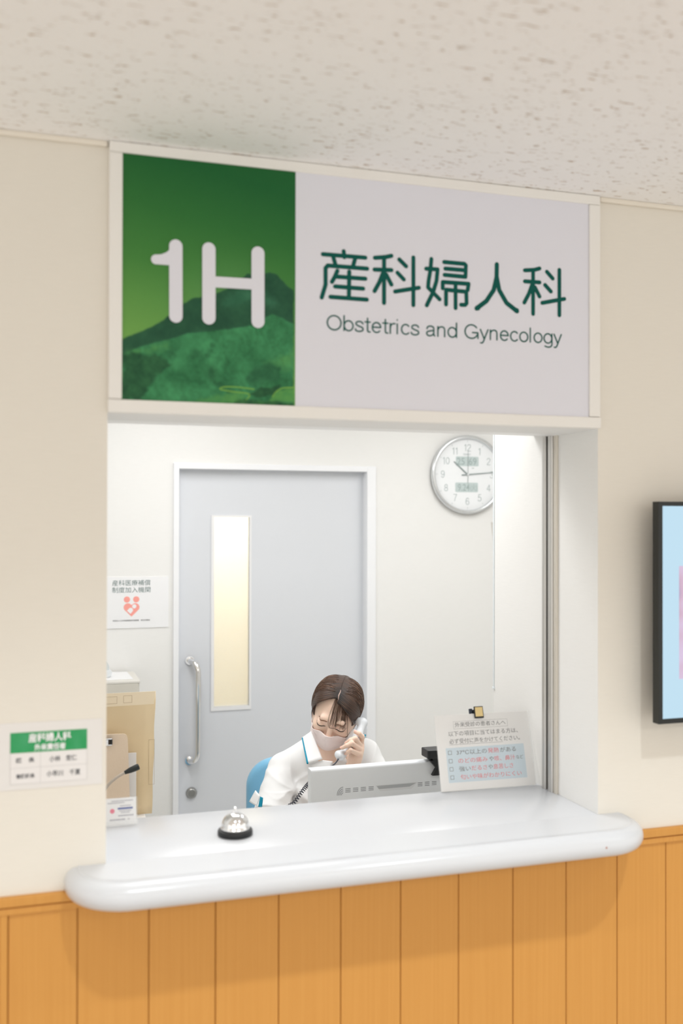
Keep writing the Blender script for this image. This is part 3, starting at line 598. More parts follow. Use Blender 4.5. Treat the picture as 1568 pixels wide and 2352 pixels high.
# ------------------------------------------------------------------ television at the right
tv = thing('television', 'wall mounted television with thin black frame showing a pale blue slide', 'television', (1.63, -0.04, 1.5))
TX0, TX1, TZ0, TZ1, TY = 1.1866, 2.08, 1.2705, 1.7635, -0.075
bm = BM()
holed(bm, (TX0, TZ0, TX1, TZ1), (TX0+0.0105, TZ0+0.0110, TX1-0.0105, TZ1-0.0098), TY, TY+0.022)
box(bm, (TX0+0.003, TY+0.006, TZ0+0.003), (TX1-0.003, TY+0.024, TZ1-0.003), 0.002, 2)
box(bm, (TX0+0.10, TY+0.022, TZ0+0.06), (TX1-0.10, TY+0.045, TZ1-0.10), 0.01, 2)
link('bezel', bm, mat('tv_black', (0.012, 0.014, 0.013), 0.35), tv)
bm = BM(); box(bm, (1.45, TY+0.043, 1.40), (1.80, 0.0, 1.62), 0.003, 1); link('wall_mount', bm, M_BLACK, tv)
def screen_mat():
    m = bpy.data.materials.new('lit_screen'); m.use_nodes = True; N, L = m.node_tree.nodes, m.node_tree.links; b = N['Principled BSDF']
    b.inputs['Base Color'].default_value = (0.02, 0.02, 0.02, 1); b.inputs['Roughness'].default_value = 0.25
    b.inputs['Emission Color'].default_value = (0.51, 0.735, 0.88, 1); b.inputs['Emission Strength'].default_value = 0.95; return m
bm = BM(); box(bm, (TX0+0.0100, TY+0.002, TZ0+0.0105), (TX1-0.0100, TY+0.007, TZ1-0.0093)); link('screen', bm, screen_mat(), tv)
def slide_mat():
    m = bpy.data.materials.new('slide_picture'); m.use_nodes = True; N, L = m.node_tree.nodes, m.node_tree.links; b = N['Principled BSDF']
    b.inputs['Base Color'].default_value = (0.02, 0.02, 0.02, 1)
    tc = N.new('ShaderNodeTexCoord'); n = N.new('ShaderNodeTexNoise'); n.inputs['Scale'].default_value = 9; L.new(tc.outputs['Object'], n.inputs['Vector'])
    rp = N.new('ShaderNodeValToRGB'); e = rp.color_ramp.elements
    e[0].position = 0.3; e[0].color = (0.22, 0.24, 0.50, 1); e[1].position = 0.72; e[1].color = (0.70, 0.62, 0.86, 1); q = e.new(0.5); q.color = (0.62, 0.42, 0.55, 1)
    L.new(n.outputs['Fac'], rp.inputs['Fac']); L.new(rp.outputs['Color'], b.inputs['Emission Color']); b.inputs['Emission Strength'].default_value = 1.0; return m
bm = BM(); box(bm, (1.2412, TY+0.0012, 1.368), (1.62, TY+0.0022, 1.62)); link('slide_picture', bm, slide_mat(), tv)

# ------------------------------------------------------------------ plate on the back wall
pl = thing('wall_plate', 'white plate with pink heart emblem on the back wall left of door', 'sign', (0.29, YB, 1.37))
bm = BM(); prism(bm, rrect(0.145, 1.2605, 0.4405, 1.478, 0.004), 0, 0.004, wallM(0, YB, 0)); link('plate', bm, mat('plate_white', (0.84, 0.845, 0.855), 0.35), pl)
texts('lettering', [('産科医療補償', 0.0262, 0.160, wallM(0.203, YB-0.0042, 1.4435), 'LEFT', -0.0002, 1.0), ('制度加入機関', 0.0262, 0.160, wallM(0.203, YB-0.0042, 1.4135), 'LEFT', -0.0002)], mat('dark_green_print', (0.01, 0.09, 0.08), 0.5), pl)
texts('small_print', [('財団法人日本医療機能評価機構　厚生労働省', 0.0070, 0.155, wallM(0.206, YB-0.0042, 1.2905), 'LEFT', 0)], M_INK, pl)
bm = BM(); PMt = wallM(0, YB-0.004, 0)
for x in (0.2645, 0.3035): lathe(bm, [(0, 0.0006), (0.0130, 0.0006), (0.0131, 0)], 28, PMt @ Matrix.Translation((x, 1.3825, 0)))
hp = []
hc, hw, ht, hb = 0.284, 0.0328, 1.3665, 1.3095
for k in range(21):      # right lobe
    t = PI*0.78-k/20*PI*0.98; hp.append((hc+0.0158+0.0172*math.cos(t), 1.3490+0.0175*math.sin(t)))
left = [(2*hc-x, y) for x, y in hp][::-1]
prism(bm, [(hc, hb)] + left + [(hc, 1.3595)] + hp, 0, 0.0006, PMt); link('heart_emblem', bm, mat('salmon_print', (0.90, 0.36, 0.31), 0.5), pl)
bm = BM(); lathe(bm, [(0, 0.0010), (0.0088, 0.0010), (0.0088, 0.0004)], 24, PMt @ Matrix.Translation((0.2953, 1.353, 0)))
bs = Matrix.Translation((0.279, 1.3358, 0)) @ Matrix.Rotation(math.radians(-42), 4, 'Z')
prism(bm, [(-0.0098, -0.0105), (0.0098, -0.0105), (0.0098, 0.002)] + [(0.0098*math.cos(PI*k/10), 0.002+0.0098*math.sin(PI*k/10)) for k in range(1, 10)] + [(-0.0098, 0.002)], 0.0004, 0.0010, PMt @ bs)
link('baby_emblem', bm, mat('plate_white_print', (0.84, 0.845, 0.855), 0.4), pl)

# ------------------------------------------------------------------ wall clock
CX, CZ = 1.8420, 1.9385
ck = thing('wall_clock', 'round silver rimmed wall clock with two digital windows on back wall', 'clock', (CX, YB, CZ))
CMt = wallM(CX, YB, CZ)
bm = BM(); lathe(bm, [(0.168, 0.0), (0.184, 0.004), (0.1865, 0.014), (0.1850, 0.024), (0.1780, 0.030), (0.1715, 0.029), (0.1690, 0.022), (0.168, 0.014)], 72, CMt); link('rim', bm, mat('satin_silver', (0.74, 0.76, 0.775), 0.26, metal=0.85), ck, smooth=True)
bm = BM(); lathe(bm, [(0, 0.014), (0.1695, 0.014), (0.1695, 0.002), (0, 0.002)], 64, CMt); link('dial', bm, mat('dial_white', (0.84, 0.86, 0.875), 0.45), ck)
M_NUM = mat('numeral_grey', (0.38, 0.44, 0.44), 0.5); M_LCD = mat('lcd_grey', (0.53, 0.61, 0.605), 0.3); M_SEG = mat('lcd_segment', (0.36, 0.44, 0.435), 0.4)
it = []; nbm = BM()
for k in range(1, 13):
    a = math.radians(90-30*k); r = 0.1265
    glyphs(nbm, str(k), 0.0325, 0.0013, CMt @ Matrix.Translation((r*math.cos(a), r*math.sin(a)-0.016, 0.0140)), center=True)
link('numerals', nbm, M_NUM, ck)
it.append(('SEIKO', 0.010, 0.038, CMt @ Matrix.Translation((-0.022, 0.092, 0.0144)), 'LEFT', 0))
texts('maker_name', it, M_NUM, ck)
bm = BM()
for k in range(12): box(bm, (-0.0007, 0.154, 0.014), (0.0007, 0.162, 0.0146), M=CMt @ Matrix.Rotation(PI/6*k, 4, 'Z'))
box(bm, (0.022, 0.029, 0.014), (0.034, 0.032, 0.0145), M=CMt)
link('hour_marks', bm, M_NUM, ck)
for (z0, z1, x0, x1, s, xx) in ((0.040, 0.085, -0.060, 0.057, '25', -0.055), (-0.083, -0.038, -0.063, 0.054, '9.24', -0.050)):
    bm = BM(); prism(bm, rrect(x0, z0, x1, z1, 0.006), 0.0138, 0.0146, CMt); lc = link('digital_window', bm, M_LCD, ck)
    ims = [(s, 0.046, 0.040 if s == '25' else 0.060, CMt @ Matrix.Translation((xx, z0+0.0065, 0.0146)), 'LEFT', 0.0004)]
    ims += [('69', 0.046, 0.040, CMt @ Matrix.Translation((0.006, z0+0.0065, 0.0146)), 'LEFT', 0.0004)] if s == '25' else [('(火)', 0.034, 0.036, CMt @ Matrix.Translation((0.014, z0+0.010, 0.0146)), 'LEFT', 0)]
    texts('digits', ims, M_SEG, lc)
def hand(name, ang, l1, l0, w0, w1, z, m):
    bm = BM(); prism(bm, [(-w0, -l0), (w0, -l0), (w0, 0), (w1, l1), (-w1, l1), (-w0, 0)], z, z+0.001, CMt @ Matrix.Rotation(-math.radians(ang), 4, 'Z'))
    link(name, bm, m, ck)
M_HAND = mat('hand_grey', (0.30, 0.36, 0.36), 0.35, metal=0.4)
hand('hour_hand', -49.3, 0.093, 0.006, 0.0035, 0.0022, 0.0160, M_HAND); hand('minute_hand', 84.7, 0.142, 0.032, 0.0026, 0.0014, 0.0180, M_HAND); hand('second_hand', 0.5, 0.112, 0.042, 0.0010, 0.0006, 0.0200, M_HAND)
bm = BM(); lathe(bm, [(0.005, 0.015), (0.005, 0.0215), (0, 0.0220)], 20, CMt); link('hub', bm, mat('hub', (0.75, 0.77, 0.78), 0.3), ck)

pn = thing('wall_paper_sheet', 'grey paper edge on the back wall just beside the return wall below the clock', 'paper', (2.05, YB, 1.6))
bm = BM(); prism(bm, [(1.9705, 1.7135), (2.20, 1.705), (2.21, 1.42), (2.006, 1.43), (1.9895, 1.56)], 0, 0.0012, wallM(0, YB, 0)); link('sheet', bm, mat('grey_paper', (0.62, 0.60, 0.56), 0.6), pn)

# ------------------------------------------------------------------ desk inside, shelf, files, microphone
M_DESK = mat('desk_laminate', (0.86, 0.855, 0.84), 0.4); M_LEG = mat('grey_leg', (0.55, 0.55, 0.55), 0.4, metal=0.3)
dk = thing('office_desk', 'pale office desk behind the counter under the monitor', 'desk', (0.6, 0.7, 0))
bm = BM(); box(bm, (-0.45, 0.32, 0.675), (1.075, 1.0, 0.70), 0.003, 2); link('desk_top', bm, M_DESK, dk)
for x, y in ((-0.42, 0.35), (1.045, 0.35), (-0.42, 0.97), (1.045, 0.97)):
    bm = BM(); box(bm, (x-0.02, y-0.02, 0), (x+0.02, y+0.02, 0.676), 0.004, 2); link('leg', bm, M_LEG, dk)
sh = thing('desk_riser', 'low pale shelf on the desk holding the envelope and clipboard', 'shelf', (0.0, 0.68, 0.70))
bm = BM(); box(bm, (-0.42, 0.60, 0.918), (0.158, 0.765, 0.935), 0.002, 1); link('shelf_board', bm, M_DESK, sh)
for x in (-0.41, 0.140):
    bm = BM(); box(bm, (x, 0.61, 0.70), (x+0.014, 0.76, 0.919), 0.001, 1); link('side_panel', bm, M_DESK, sh)
bm = BM(); box(bm, (-0.42, 0.745, 0.935), (0.150, 0.763, 1.19), 0.002, 1); link('file_support', bm, M_DESK, sh)
M_KRAFT = mat('kraft_paper', (0.76, 0.61, 0.39), 0.65, noise=((14, 14, 14), 0.5, (0.80, 0.655, 0.44))); M_KRAFT2 = mat('kraft_flap', (0.88, 0.765, 0.58), 0.65)
env = thing('kraft_envelope', 'tall brown kraft envelope standing behind the clipboard inside the window', 'envelope', (0.06, 0.74, 0.936))
EM = wallM(0, 0.742, 0)
bm = BM(); n = 14
for j in range(n+1):
    z = 0.9365+j/n*(1.262-0.9365)
    for i in range(9):
        x0 = -0.06; x1 = 0.176+0.0085*j/n + (0.001*math.sin(j*1.1))
        u = i/8; bm.verts.new((x0+u*(x1-x0), 0.735-0.006*math.sin(PI*j/n)*math.sin(PI*u*0.9)-0.002*math.sin(j*0.9+u*3), z))
bm.verts.ensure_lookup_table()
for j in range(n):
    for i in range(8): bm.faces.new([bm.verts[a] for a in (j*9+i, j*9+i+1, (j+1)*9+i+1, (j+1)*9+i)])
eb = link('envelope_body', bm, M_KRAFT, env, smooth=True); md = eb.modifiers.new('thick', 'SOLIDIFY'); md.thickness = 0.003; md.offset = 0
bm = BM(); prism(bm, [(-0.06, 1.2625), (0.1845, 1.2625), (0.1795, 1.2285), (-0.06, 1.2265)], 0.0, 0.0012, wallM(0, 0.7315, 0)); link('flap', bm, M_KRAFT2, env)
bm = BM(); EL = wallM(0, 0.7303, 0)
def frame2(bm, x0, z0, x1, z1, t, M):
    for a, b in (((x0, z0), (x1, z0+t)), ((x0, z1-t), (x1, z1)), ((x0, z0), (x0+t, z1)), ((x1-t, z0), (x1, z1))): box(bm, (a[0], a[1], 0), (b[0], b[1], 0.0003), M=M)
frame2(bm, 0.100, 1.2355, 0.1225, 1.2545, 0.0006, EL); frame2(bm, 0.02, 1.2345, 0.0835, 1.2535, 0.0006, EL); frame2(bm, 0.1665, 1.015, 0.1815, 1.1345, 0.0006, wallM(0, 0.7285, 0))
link('printed_boxes', bm, mat('tan_ink', (0.42, 0.31, 0.18), 0.6), env)
ws = thing('paper_sheet', 'white sheet standing between the clipboard and the brown envelope', 'paper', (0.05, 0.72, 0.936))
bm = BM(); box(bm, (-0.08, 0.7150, 0.9360), (0.1325, 0.7165, 1.1055), 0.0004, 1); link('sheet', bm, M_PAPER, ws)
cb = thing('clipboard', 'tan clipboard with metal clip standing in front of the brown envelope', 'clipboard', (0.01, 0.69, 0.936))
cbo = [(-0.09, 0.9365), (0.1155, 0.9365), (0.1075, 1.148)] + [(0.0955+0.012*math.cos(t), 1.149+0.014*math.sin(t)) for t in (0.3, 0.7, 1.1, 1.4)] + [(0.05, 1.1640), (-0.075, 1.166), (-0.09, 1.152)]
bm = BM(); prism(bm, cbo, 0, 0.003, wallM(0, 0.690, 0)); link('board', bm, mat('tan_hardboard', (0.82, 0.68, 0.54), 0.6, noise=((300, 300, 300), 0.4, (0.77, 0.62, 0.47))), cb)
bm = BM(); box(bm, (-0.045, 0.680, 1.136), (0.059, 0.687, 1.155), 0.002, 2); box(bm, (0.050, 0.674, 1.152), (0.066, 0.687, 1.156), 0.001, 1); box(bm, (0.050, 0.674, 1.136), (0.066, 0.687, 1.140), 0.001, 1); link('metal_clip', bm, M_CHROME, cb)
bm = BM(); box(bm, (0.0615, 0.6755, 1.1385), (0.0675, 0.6865, 1.1535), 0.001, 1); link('clip_spring', bm, M_BLACK, cb)
mic = thing('desk_microphone', 'gooseneck desk microphone with black tip in front of the clipboard', 'microphone', (-0.04, 0.56, 0.70))
bm = BM(); lathe(bm, [(0, 0), (0.05, 0), (0.052, 0.006), (0.045, 0.022), (0.012, 0.028), (0, 0.028)], 32, Matrix.Translation((-0.04, 0.56, 0.70))); link('base', bm, M_BLACK, mic, angle=40)
npth = smooth_path([(-0.04, 0.56, 0.72), (-0.038, 0.56, 0.86), (-0.012, 0.565, 0.97), (0.040, 0.58, 1.0475), (0.066, 0.585, 1.073), (0.094, 0.59, 1.0875)], 8)
bm = BM(); tube(bm, npth, 0.0037, 12); link('gooseneck', bm, mat('beige_sheath', (0.50, 0.44, 0.38), 0.45), mic, smooth=True)
d = Vector((0.032, 0.005, 0.0105)); b0 = Vector((0.090, 0.589, 1.0855))
bm = BM(); tube(bm, [b0, b0+d*0.12, b0+d*0.45, b0+d*0.95, b0+d*1.12, b0+d*1.13], [0.0042, 0.0050, 0.0072, 0.0080, 0.0076, 0.001], 20); link('microphone_tip', bm, mat('mic_black', (0.018, 0.024, 0.024), 0.5), mic, angle=50)

# ------------------------------------------------------------------ monitor seen from behind
mo = thing('computer_monitor', 'grey desktop monitor seen from its back behind the counter', 'monitor', (0.81, 0.62, 0.70))
MX0, MX1, MZ0, MZ1, MY = 0.5785, 1.055, 0.742, 1.0545, 0.600
M_MON = mat('monitor_grey', (0.74, 0.77, 0.80), 0.42); M_MON2 = mat('monitor_slot', (0.24, 0.25, 0.27), 0.5)
bm = BM()
o = []
for (ins, y) in ((0.0, MY+0.026), (0.0, MY+0.006), (0.003, MY+0.0015), (0.007, MY)):
    zt = MZ1-ins*0.9; o.append([bm.verts.new(p) for p in ((MX0+ins*0.35, y, MZ0+ins), (MX1-ins*0.35, y, MZ0+ins), (MX1-ins*0.35, y, zt), (MX0+ins*0.35, y, zt))])
for a, b in zip(o, o[1:]):
    for k in range(4): bm.faces.new((a[k], a[(k+1) % 4], b[(k+1) % 4], b[k]))
bm.faces.new(o[0]); bm.faces.new(o[-1][::-1])
bmesh.ops.bevel(bm, geom=[e for e in bm.edges], offset=0.0009, segments=1, affect='EDGES')
link('casing', bm, M_MON, mo)
bm = BM(); box(bm, (MX0+0.012, MY+0.0255, MZ0+0.02), (MX1-0.012, MY+0.0275, MZ1-0.012)); link('screen', bm, mat('dark_glass', (0.01, 0.01, 0.012), 0.15), mo)
bm = BM(); g = [(.676, .691), (.698, .713), (.720, .735), (.7425, .757), (.886, .900), (.907, .921), (.928, .942)]
for x0, x1 in g:
    for k in (-1, 0, 1): box(bm, (x0, MY-0.0004, 0.9915+k*0.0043-0.0009), (x1, MY+0.001, 0.9915+k*0.0043+0.0009), 0.0003, 1)
for k in range(4):
    r = 0.005+0.0040*k
    P = [(0.670-r*math.cos(t), MY, 0.980+r*1.25*math.sin(t)) for t in [PI/2*j/8 for j in range(9)]]
    tube(bm, P, 0.0008, 6)
link('vents', bm, M_MON2, mo)
bm = BM(); prism(bm, [(.762, .9985), (.885, .9985), (.868, .9815), (.776, .9815)], -0.0008, 0.0003, wallM(0, MY, 0)); link('handle_surround', bm, mat('monitor_light', (0.68, 0.70, 0.72), 0.4), mo)
bm = BM(); prism(bm, [(.766, .9968), (.881, .9968), (.862, .9878), (.772, .9878)], -0.0004, 0.0006, wallM(0, MY, 0)); link('handle_recess', bm, mat('monitor_recess', (0.42, 0.44, 0.46), 0.5), mo)
bm = BM(); box(bm, (0.78, MY-0.025, 0.705), (0.86, MY+0.002, 0.90), 0.004, 2); box(bm, (0.71, MY-0.09, 0.70), (0.93, MY+0.10, 0.712), 0.004, 2); link('stand', bm, M_MON, mo)
wc = thing('webcam', 'black webcam clipped on top edge of the grey monitor', 'webcam', (0.93, 0.6, 1.055))
bm = BM(); box(bm, (0.905, 0.574, 1.0655), (0.975, 0.622, 1.0890), 0.003, 2); link('camera_head', bm, M_BLACK, wc)
bm = BM(); prism(bm, [(0.918, 1.066), (0.975, 1.066), (0.975, 1.0545), (0.930, 1.0545)], -0.03, 0.018, wallM(0, 0.6, 0)); link('hinge', bm, M_BLACK, wc)
bm = BM(); prism(bm, [(0.916, 1.0585), (0.960, 1.0585), (0.960, 1.016), (0.924, 1.0165), (0.936, 1.036)], 0.0025, 0.016, wallM(0, 0.6, 0)); link('clip_foot', bm, M_BLACK, wc)

# ------------------------------------------------------------------ cabinet against the back wall
cab = thing('filing_cabinet', 'beige grey metal cabinet against the back wall left of the door', 'cabinet', (-0.1, 2.22, 0))
M_CAB = mat('cabinet_grey', (0.61, 0.585, 0.52), 0.5, noise=((9, 9, 9), 0.3, (0.66, 0.64, 0.58)))
bm = BM(); box(bm, (-0.55, 2.090, 0), (0.289, 2.34, 1.0690), 0.003, 1); link('cabinet_body', bm, M_CAB, cab)
bm = BM(); box(bm, (-0.552, 2.084, 1.0690), (0.2915, 2.342, 1.0793), 0.002, 2); link('cabinet_top', bm, mat('cabinet_top_grey', (0.70, 0.68, 0.63), 0.5), cab)
for x0, x1 in ((-0.545, -0.131), (-0.127, 0.284)):
    bm = BM(); box(bm, (x0, 2.0845, 0.06), (x1, 2.092, 1.0688), 0.002, 1); link('door_panel', bm, M_CAB, cab)
pp = thing('loose_paper', 'white paper lying on top of the beige grey cabinet', 'paper', (0.12, 2.23, 1.0793))
bm = BM(); prism(bm, [(-0.1, 2.118), (0.268, 2.126), (0.2615, 2.325), (0.205, 2.338), (-0.1, 2.335)], 1.0796, 1.0810); link('sheet', bm, M_PAPER, pp)
td = thing('tape_dispenser', 'pale grey tape dispenser sitting on the paper on the cabinet', 'tape dispenser', (0.13, 2.2, 1.081))
bm = BM(); TMt = Matrix.Translation((0.06, 2.23, 1.081)) @ wallM(0, 0, 0)
pf = [(0, 0), (0.115, 0), (0.128, 0.008), (0.130, 0.025), (0.118, 0.030), (0.095, 0.027), (0.075, 0.018), (0.05, 0.022), (0.02, 0.03), (0.0, 0.02)]
prism(bm, pf, 0.0, 0.05, TMt); bmesh.ops.bevel(bm, geom=list(bm.edges), offset=0.003, segments=2, affect='EDGES'); link('dispenser_body', bm, mat('pale_grey_plastic', (0.72, 0.75, 0.77), 0.4), td, angle=40)
bm = BM(); lathe(bm, [(0.018, -0.01), (0.034, -0.01), (0.034, 0.01), (0.018, 0.01), (0.018, -0.01)], 36, TMt @ Matrix.Translation((0.085, 0.038, 0.025))); link('tape_roll', bm, mat('clear_tape', (0.62, 0.66, 0.67), 0.3), td, angle=40)

# ------------------------------------------------------------------ chair
oc = thing('office_chair', 'sky blue vinyl office chair behind the seated person', 'chair', (0.80, 1.45, 0))
M_BLUE = mat('sky_blue_vinyl', (0.20, 0.48, 0.71), 0.38)
bm = BM(); o = rrect(0.608, 0.56, 0.990, 0.874, 0.105, 10)
lay = []
for (ins, y) in ((0.016, 1.475), (0.004, 1.482), (0.0, 1.495), (0.0, 1.515), (0.004, 1.528), (0.016, 1.534)):
    cx_, cz_ = 0.799, 0.727
    lay.append([bm.verts.new((cx_+(x-cx_)*(1-ins/0.2), y+0.10*(x-cx_)**2/0.04*0.35, cz_+(z-cz_)*(1-ins/0.17))) for x, z in o])
for a, b in zip(lay, lay[1:]):
    for k in range(len(o)): bm.faces.new((a[k], a[(k+1) % len(o)], b[(k+1) % len(o)], b[k]))
bm.faces.new(lay[0][::-1]); bm.faces.new(lay[-1]); link('backrest', bm, M_BLUE, oc, smooth=True, angle=60)
bm = BM(); box(bm, (0.58, 1.06, 0.40), (1.02, 1.48, 0.46), 0.025, 4); link('seat', bm, M_BLUE, oc, smooth=True, angle=50)
bm = BM(); tube(bm, smooth_path([(0.80, 1.35, 0.39), (0.80, 1.50, 0.39), (0.80, 1.56, 0.45), (0.80, 1.545, 0.70)], 6), 0.016, 10); link('back_support', bm, M_BLACK, oc, smooth=True)
bm = BM(); tube(bm, [(0.80, 1.27, 0.08), (0.80, 1.27, 0.40)], 0.025, 16); link('gas_column', bm, M_BLACK, oc, smooth=True, angle=40)
for k in range(5):
    a = 2*PI*k/5+0.3; d = Vector((math.cos(a), math.sin(a), 0)); c = Vector((0.80, 1.27, 0.085))
    bm = BM(); tube(bm, [c, c+d*0.28-Vector((0, 0, 0.03))], [0.02, 0.014], 8); lg = link('leg', bm, M_BLACK, oc)
    bm = BM(); lathe(bm, [(0, -0.012), (0.024, -0.012), (0.026, 0), (0.024, 0.012), (0, 0.012)], 16, Matrix.Translation(c+d*0.285-Vector((0, 0, 0.059))) @ Matrix.Rotation(a, 4, 'Z') @ Matrix.Rotation(PI/2, 4, 'X'))
    ca = link('caster', bm, M_BLACK, lg, angle=40)

# ------------------------------------------------------------------ seated person: signed distance fields meshed with surface nets
class Field:
    def __init__(s, lo, hi, h):
        s.lo = np.array(lo, np.float32); s.h = h; s.n = np.ceil((np.array(hi)-np.array(lo))/h).astype(int)+1
        s.F = np.full(tuple(s.n), 0.06, np.float32)
    def sub(s, lo, hi):
        a = np.maximum(np.floor((np.array(lo)-s.lo)/s.h).astype(int), 0); b = np.minimum(np.ceil((np.array(hi)-s.lo)/s.h).astype(int)+1, s.n)
        if np.any(a >= b): return None, None
        sl = tuple(slice(i, j) for i, j in zip(a, b))
        g = np.meshgrid(*[s.lo[k]+s.h*np.arange(a[k], b[k], dtype=np.float32) for k in range(3)], indexing='ij', sparse=True)
        return sl, g
    def add(s, fn, lo, hi, k=0.01, op='u'):
        m = 0.03 if op == 'u' else 0.012
        sl, g = s.sub(np.array(lo)-m, np.array(hi)+m)
        if sl is None: return
        d = fn(*g).astype(np.float32); F = s.F[sl]
        if op == 'u':
            hh = np.clip(0.5+0.5*(F-d)/k, 0, 1); s.F[sl] = F+(d-F)*hh-k*hh*(1-hh)
        else:
            d = -d; hh = np.clip(0.5-0.5*(F-d)/k, 0, 1); s.F[sl] = F+(d-F)*hh+k*hh*(1-hh)
    def cone(s, a, b, ra, rb, k=0.01, op='u'):
        a = np.array(a, float); b = np.array(b, float); r = max(ra, rb)
        s.add(lambda x, y, z: cone_d(x, y, z, a, b, ra, rb), np.minimum(a, b)-r, np.maximum(a, b)+r, k, op)
    def chain(s, pts, rad, k=0.004):
        for i in range(len(pts)-1): s.cone(pts[i], pts[i+1], rad[i], rad[i+1], k)
    def ell(s, c, r, k=0.01, op='u', M=None):
        c = np.array(c, float); r = np.array(r, float)
        def fn(x, y, z):
            if M is not None: x, y, z = tolocal(M, x, y, z)
            x, y, z = x-c[0], y-c[1], z-c[2]
            k0 = np.sqrt((x/r[0])**2+(y/r[1])**2+(z/r[2])**2); k1 = np.sqrt((x/r[0]**2)**2+(y/r[1]**2)**2+(z/r[2]**2)**2)+1e-9
            return k0*(k0-1)/k1
        if M is None: s.add(fn, c-r, c+r, k, op)
        else:
            w_ = np.array(M @ Vector(c)); R = max(r); s.add(fn, w_-R, w_+R, k, op)
    def mesh(s, name):
        F = s.F; S = F < 0; nx, ny, nz = F.shape
        cnt = np.zeros((nx-1, ny-1, nz-1), np.int8)
        offs = [(i, j, k) for i in (0, 1) for j in (0, 1) for k in (0, 1)]
        for i, j, k in offs: cnt += S[i:nx-1+i, j:ny-1+j, k:nz-1+k]
        act = (cnt > 0) & (cnt < 8); ijk = np.argwhere(act); idx = np.full(act.shape, -1, np.int32); idx[act] = np.arange(len(ijk))
        V = np.zeros((len(ijk), 3)); C = np.zeros(len(ijk))
        val = {o: F[ijk[:, 0]+o[0], ijk[:, 1]+o[1], ijk[:, 2]+o[2]] for o in offs}
        for o in offs:
            for ax in range(3):
                if o[ax]: continue
                p = list(o); p[ax] = 1; p = tuple(p); fa, fb = val[o], val[p]; m = (fa < 0) != (fb < 0)
                t = np.where(m, fa/np.where(fa == fb, 1, fa-fb), 0); q = np.tile(np.array(o, float), (len(ijk), 1)); q[:, ax] += t
                V[m] += q[m]; C[m] += 1
        V = (V/C[:, None]+ijk)*s.h+s.lo
        Q = []
        for ax in range(3):
            u, v = (ax+1) % 3, (ax+2) % 3
            sa = [slice(None)]*3; sb = [slice(None)]*3; sa[ax] = slice(0, -1); sb[ax] = slice(1, None)
            A = S[tuple(sa)]; B = S[tuple(sb)]; e = np.argwhere(A != B)
            e = e[(e[:, u] > 0) & (e[:, v] > 0) & (e[:, u] < F.shape[u]-1) & (e[:, v] < F.shape[v]-1)]
            ins = A[e[:, 0], e[:, 1], e[:, 2]]
            def ci(du, dv):
                q = e.copy(); q[:, u] -= du; q[:, v] -= dv; return idx[q[:, 0], q[:, 1], q[:, 2]]
            f = np.stack([ci(1, 1), ci(0, 1), ci(0, 0), ci(1, 0)], 1); f[~ins] = f[~ins][:, ::-1]; Q.append(f)
        Q = np.concatenate(Q)
        me = bpy.data.meshes.new(name); me.vertices.add(len(V)); me.vertices.foreach_set('co', V.astype(np.float32).ravel())
        me.loops.add(len(Q)*4); me.loops.foreach_set('vertex_index', Q.ravel().astype(np.int32))
        me.polygons.add(len(Q)); me.polygons.foreach_set('loop_start', np.arange(0, len(Q)*4, 4, dtype=np.int32))
        me.update(calc_edges=True); me.validate(); return me
def cone_d(x, y, z, a, b, ra, rb):
    ab = b-a; L2 = ab@ab
    t = np.clip(((x-a[0])*ab[0]+(y-a[1])*ab[1]+(z-a[2])*ab[2])/L2, 0, 1)
    return np.sqrt((x-a[0]-t*ab[0])**2+(y-a[1]-t*ab[1])**2+(z-a[2]-t*ab[2])**2)-(ra+(rb-ra)*t)
def tolocal(M, x, y, z):
    I = M.inverted(); return tuple(I[r][0]*x+I[r][1]*y+I[r][2]*z+I[r][3] for r in range(3))

HC = Vector((0.822, 1.150, 1.108))          # head centre between the ears
HM = Matrix.Translation(HC) @ (Matrix.Rotation(math.radians(-22), 4, 'Z') @ Matrix.Rotation(math.radians(15), 4, 'Y') @ Matrix.Rotation(math.radians(31), 4, 'X'))
def hw_(*p): return HM @ Vector(p)
ps = thing('person', 'seated person in white short sleeved tunic and pale pink mask answering a phone', 'person', (0.80, 1.30, 0.0))
M_SKIN = mat('skin', (0.86, 0.64, 0.52), 0.5, spec=0.35, sss=0.2)

def head_into(B):
    E = lambda c, r, k=0.012, op='u': B.ell(c, r, k, op, HM)
    Cn = lambda a, b, ra, rb, k=0.01, op='u': B.cone(hw_(*a), hw_(*b), ra, rb, k, op)
    E((0, 0.010, 0.017), (0.070, 0.084, 0.073)); E((0, -0.024, -0.030), (0.062, 0.069, 0.086), 0.02)
    Cn((0, -0.058, -0.092), (0, -0.062, -0.098), 0.022, 0.022, 0.02)
    for sx in (-1, 1):
        Cn((sx*0.052, 0.004, -0.052), (sx*0.012, -0.058, -0.096), 0.020, 0.018, 0.025)
        E((sx*0.037, -0.062, -0.032), (0.021, 0.020, 0.018), 0.02)
    Cn((-0.030, -0.081, 0.018), (0.030, -0.081, 0.018), 0.010, 0.010, 0.016)
    for sx in (-1, 1):
        E((sx*0.033, -0.101, -0.004), (0.017, 0.012, 0.011), 0.010, 's')
        E((sx*0.0325, -0.0755, -0.005), (0.0150, 0.0150, 0.0125), 0.003)
    Cn((0, -0.088, 0.008), (0, -0.1075, -0.031), 0.0060, 0.0092, 0.012); E((0, -0.1085, -0.034), (0.0098, 0.0095, 0.009), 0.006)
    for sx in (-1, 1): E((sx*0.0105, -0.098, -0.037), (0.0068, 0.009, 0.0065), 0.005)
    for sx in (-1, 1):
        E((sx*0.074, 0.014, -0.008), (0.009, 0.019, 0.031), 0.006); E((sx*0.083, 0.010, -0.006), (0.005, 0.010, 0.019), 0.004, 's')

